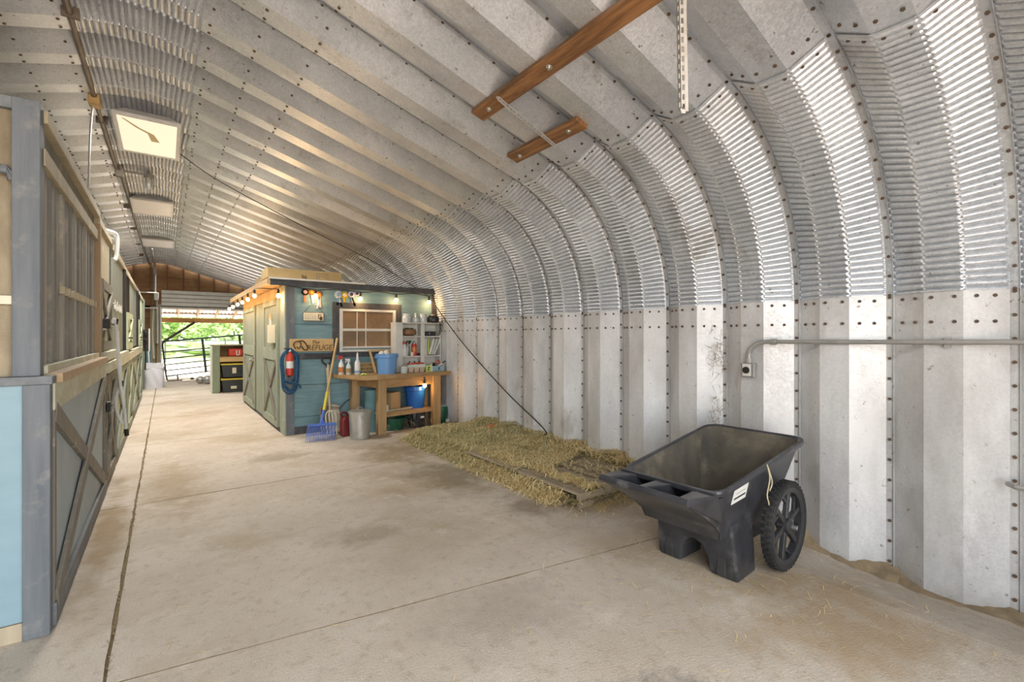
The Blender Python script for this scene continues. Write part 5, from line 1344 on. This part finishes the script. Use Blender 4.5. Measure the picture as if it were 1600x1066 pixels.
t = empty('jar_light', (-.19, 8.65, 3.62), 'caged glass jar light hanging from the conduit between two ridge lights', 'light fixture')
MB().lathe([(.06, 3.80), (.065, 3.75), (.055, 3.745)], (-.19, 8.65, 0), 14).build('cap', M['pipe'], t)
MB().lathe([(.045, 3.745), (.05, 3.68), (.045, 3.60), (.02, 3.57), (.001, 3.565)], (-.19, 8.65, 0), 14).build('glass', M['jarglass'], t, smooth=True)
for k in range(6):
    a = k*math.pi/3
    MB().tube([(-.19 + .06*math.cos(a), 8.65 + .06*math.sin(a), 3.745), (-.19 + .062*math.cos(a), 8.65 + .062*math.sin(a), 3.62), (-.19, 8.65, 3.55)], .005, 5).build('cage_wire', M['pipe'], t)
t = empty('conduit', (-.55, 6, 3.8), 'dark conduit running along the ridge beside the ceiling lights', 'conduit')
MB().tube([(-.555, -1.25, 3.775), (-.555, 6.1, 3.775), (-.545, 8.4, 3.77), (-.50, 8.55, 3.765), (-.48, 12, 3.765), (-.42, 19.3, 3.79)], .024, 8).build('pipe', M['darkpipe'], t)
MB().tube([(-.51, 8.55, 3.765), (-.19, 8.65, 3.79)], .018, 8).build('branch', M['pipe'], t)
B(-.60, -.51, 6.05, 6.2, 3.70, 3.80).build('junction_box', M['pine'], t, bevel=.01)
B(-.56, -.46, 8.47, 8.62, 3.70, 3.80).build('junction_box', M['pipe'], t, bevel=.01)
for k in range(9):
    y = .4 + k*2.1
    B(-.60, -.50, y, y + .03, 3.745, 3.83).build('strap', M['darkpipe'], t)
t = empty('hanging_cord', (-.6, 6.3, 2.6), 'thin pale cord dropping from the conduit box behind the slat grille', 'cord')
MB().tube(smooth([(-.57, 6.12, 3.71), (-.60, 6.2, 3.3), (-.62, 6.25, 2.3)], 5), .008, 6).build('cord', M['pipe'], t)
t = empty('conduit', (-.26, 19.3, 0), 'pale vertical conduit on the far gable, left of the doorway', 'conduit')
MB().tube([(-.27, 15.2, 3.72), (-.27, 19.2, 3.72), (-.27, 19.28, 3.64), (-.27, 19.28, 2.75), (-.22, 19.28, 2.6), (-.22, 19.28, 1.2)], .032, 8).build('pipe', M['pipe'], t)
B(-.29, -.17, 19.24, 19.34, 2.62, 2.86).build('box', M['white'], t, bevel=.01)
MB().tube(smooth([(-.30, 19.3, 2.4), (-.33, 19.25, 1.6), (-.30, 19.25, .7)], 4), .02, 6).build('hose_drop', M['cream'], t)

# conduit and socket on the ribbed wall
t = empty('wall_socket', (3.76, 1.9, 1.18), 'grey weatherproof socket at the end of the pipe on the ribbed wall', 'socket')
B(3.725, 3.80, 1.845, 1.945, 1.12, 1.235).build('box', M['pipe'], t, bevel=.008)
B(3.715, 3.726, 1.87, 1.938, 1.13, 1.228).build('cover', M['white'], t, bevel=.004)
MB().lathe([(.001, 3.706), (.026, 3.706), (.028, 3.716)], (0, 1.905, 1.178), 16, 'x').build('socket_face', M['iron'], t)
MB().tube([(3.75, 1.90, 1.235), (3.75, 1.90, 1.275)], .024, 10).build('gland', M['pipe'], t)
B(3.765, 3.885, 1.86, 1.93, 1.13, 1.16).build('bracket', M['darkpipe'], t)
t = empty('conduit', (3.75, .6, 1.4), 'grey conduit pipe along the ribbed wall, bending down to the socket', 'conduit')
MB().tube(smooth([(3.75, 1.90, 1.27), (3.75, 1.89, 1.33), (3.75, 1.83, 1.39), (3.75, 1.74, 1.405), (3.75, 1.6, 1.405)], 5) + [Vector((3.75, -1.2, 1.43))], .0165, 10).build('pipe', M['pipe'], t, smooth=True)
MB().tube([(3.75, 1.73, 1.405), (3.75, 1.69, 1.405)], .024, 10).build('coupling', M['pipe'], t)
for y in (.70, -.4): B(3.745, 3.785, y, y + .03, 1.38, 1.44).build('strap', M['pipe'], t)
t = empty('conduit', (3.75, .2, .62), 'lower grey pipe stub on the ribbed wall near the frame edge, below the conduit', 'conduit')
MB().tube([(3.80, .47, .622), (3.75, .44, .622), (3.75, -1.2, .63)], .016, 8).build('pipe', M['pipe'], t)

# black cords
MB().tube(smooth([(.15, 7.3, 3.76), (.6, 7.35, 3.50), (1.6, 7.4, 3.08), (2.8, 7.42, 2.60), (3.72, 7.40, 2.10)], 6), .006, 6).build('cord', M['cord'], label='thin black cord from the lit ceiling light down to the shed roof corner', cat='cord')
MB().tube(smooth([(3.72, 7.40, 2.08), (3.70, 6.4, 1.40), (3.70, 5.2, .72), (3.70, 4.38, .33), (3.66, 4.32, .26)], 6), .008, 6).build('cord', M['cord'], label='black cord slanting down the ribbed wall from the shed corner to the hay', cat='cord')

# nest wisps caught on the wall ribs
wisps = ((3.775, 2.17, 1.30, .10, 'upper wisp of old nest on the wall rib left of the socket'), (3.775, 2.17, .78, .12, 'lower wisp of old nest hanging on the wall rib left of the socket'))
for x, y, z, s, lb in wisps:
    mb = MB()
    for k in range(75):
        p = Vector((x + rg.uniform(-.025, .02), y + rg.gauss(0, .035), z + rg.gauss(0, s)))
        d = Vector((rg.uniform(-.02, .0), rg.gauss(0, .05), rg.gauss(-.03, .05))); s_ = Vector((0, d.z, -d.y)).normalized()*.0022
        mb.add([p - s_, p + s_, p + d], [(0, 1, 2)])
    mb.build('nest_wisp', M['bark'], recalc=False, label=lb, cat='nest', kind='stuff')

# ---------------------------------------------------------------- things at the far end
GT = empty('field_gate', (.03, 19.12, 0), 'dark green tubular gate hanging askew in the far doorway', 'gate')
Mg = Matrix.Translation((.03, 19.12, .1)) @ Matrix.Rotation(R(-5.5), 4, 'Y')
def gp_(x, z): return Mg @ Vector((x, 0, z))
rails = [1.17, .82, .60, .40, .21, .03]
MB().tube([gp_(.0, .03), gp_(.0, 1.05), gp_(.03, 1.14), gp_(.12, 1.17), gp_(2.95, 1.17), gp_(3.0, 1.1), gp_(3.0, .03)], .027, 8).build('frame', M['gate'], GT, smooth=True)
for z in rails[1:]:
    MB().tube([gp_(0, z), gp_(3, z)], .021, 8).build('rail', M['gate'], GT)
for x in (1.10, 2.2):
    MB().bar(gp_(x, .0), gp_(x, 1.19), .075, .025, up=(0, 1, 0)).build('stay', M['gate'], GT)
MB().tube([gp_(0, .03), (.06, 19.12, -.01)], .022, 8).build('hinge_leg', M['gate'], GT)
MB().tube([gp_(.30, .03), gp_(.30, -.13)], .02, 8).build('foot', M['gate'], GT)
MB().tube([gp_(2.05, 1.17), gp_(2.05, 1.34)], .02, 8).build('top_pin', M['gate'], GT)
t = empty('bulk_bag', (-.25, 16.4, 0), 'white woven bulk bag standing at the end of the stalls', 'bag')
def bag(u, v):
    a = 2*math.pi*u; q = 4.
    c, s = math.cos(a), math.sin(a); r = 1/((abs(c)**q + abs(s)**q)**(1/q))
    k = .215 + .015*math.sin(v*3.1) - .01*(v > .85) + .006*math.sin(a*7 + v*9)
    return (-.25 + r*c*k, 16.5 + r*s*k, .0 + .685*v + .012*math.sin(a*3 + 1)*(v > .2))
MB().grid(bag, 64, 14).build('body', M['tarp'], t, smooth=True)
MB().grid(lambda u, v: (-.25 + .415*(u-.5), 16.5 + .415*(v-.5), .665 + .025*math.sin(u*5 + v*4)), 10, 10).build('top', M['tarp'], t, smooth=True)
MB().add([(-.455, 16.278, .55), (-.04, 16.278, .54), (-.04, 16.272, .69), (-.455, 16.272, .70), (-.455, 16.29, .55), (-.04, 16.29, .54), (-.04, 16.29, .69), (-.455, 16.29, .70)], [(0, 1, 2, 3), (7, 6, 5, 4), (0, 3, 7, 4), (1, 5, 6, 2), (2, 6, 7, 3), (0, 4, 5, 1)]).build('folded_hem', M['tarp'], t)
t = empty('open_case', (1.35, 14.2, 0), 'open green plywood bookcase standing past the shed, holding black totes', 'bookcase')
B(.955, 1.115, 13.98, 14.0, 0, 1.20).build('stile', M['greencase'], t)
B(.955, .985, 14.0, 14.5, 0, 1.20).build('side', M['greencase'], t)
B(1.72, 1.75, 14.0, 14.5, 0, 1.20).build('side', M['greencase'], t)
B(.935, .955, 13.98, 14.5, 0, 1.21).build('edge_strip', M['white'], t)
B(.985, 1.72, 14.48, 14.5, 0, 1.20).build('back', M['kraft'], t)
B(.935, 1.76, 13.97, 14.5, 1.20, 1.23).build('top_board', M['tan'], t)
B(.985, 1.72, 14.0, 14.48, .89, .92).build('shelf', M['kraft'], t)
B(1.115, 1.75, 13.98, 14.0, .79, .90).build('shelf_board', M['pine'], t)
for z0, lb, nm in ((.0, 'lower black storage tote with a yellow lid in the green bookcase', (1.36, 1.49, .09, .16)), (.385, 'upper black storage tote with a yellow lid in the green bookcase', (1.39, 1.48, .10, .245))):
    t = empty('storage_tote', (1.42, 14.15, z0), lb, 'tote', 'black totes in the green bookcase')
    MB().prism([(1.19, z0), (1.66, z0), (1.69, z0 + .315), (1.15, z0 + .315)], 14.03, 14.4, 'y').build('body', M['tote'], t, bevel=.012)
    B(1.135, 1.70, 14.015, 14.42, z0 + .315, z0 + .355).build('lid', M['yellow'], t, bevel=.012)
    B(nm[0], nm[1], 14.018, 14.028, z0 + nm[2], z0 + nm[3]).build('label', M['cream'], t)
t = empty('red_case', (1.47, 14.2, .92), 'red plastic case with a white U-shaped mark on the green bookcase shelf', 'case')
B(1.31, 1.63, 14.04, 14.3, .92, 1.12).build('body', M['red'], t, bevel=.03)
MB().tube(smooth([(1.49, 14.036, 1.08), (1.49, 14.036, .97), (1.52, 14.036, .955), (1.55, 14.036, .97), (1.55, 14.036, 1.08)], 4), .014, 6).build('mark', M['plasticw'], t)
for (x, y, r, lb) in ((.86, 17.05, .115, 'grey ball on the floor by the far doorway, nearer the gate end'), (1.03, 16.85, .13, 'grey ball on the floor against the green bookcase side')):
    t = empty('ball', (x, y, 0), lb, 'ball', 'grey balls by the far doorway')
    MB().ball((x, y, r), r, 18).build('shell', M['pipe'], t, smooth=True)
    MB().lathe([(r*1.0, r - .008), (r*1.012, r), (r*1.0, r + .008)], (x, y, 0), 20).build('seam', M['darkpipe'], t)
lathe_thing('doorstop', [(.05, 0), (.055, .03), (.03, .06), (.001, .065)], (.72, 18.9, 0), M['iron'], 'small dark doorstop on the floor under the gate', 'doorstop')
MB().tube([(.05, 18.6, .02), (.45, 18.65, .02)], .018, 6).build('rod', M['darkpipe'], label='short dark rod lying on the floor below the hinge side of the gate', cat='rod')
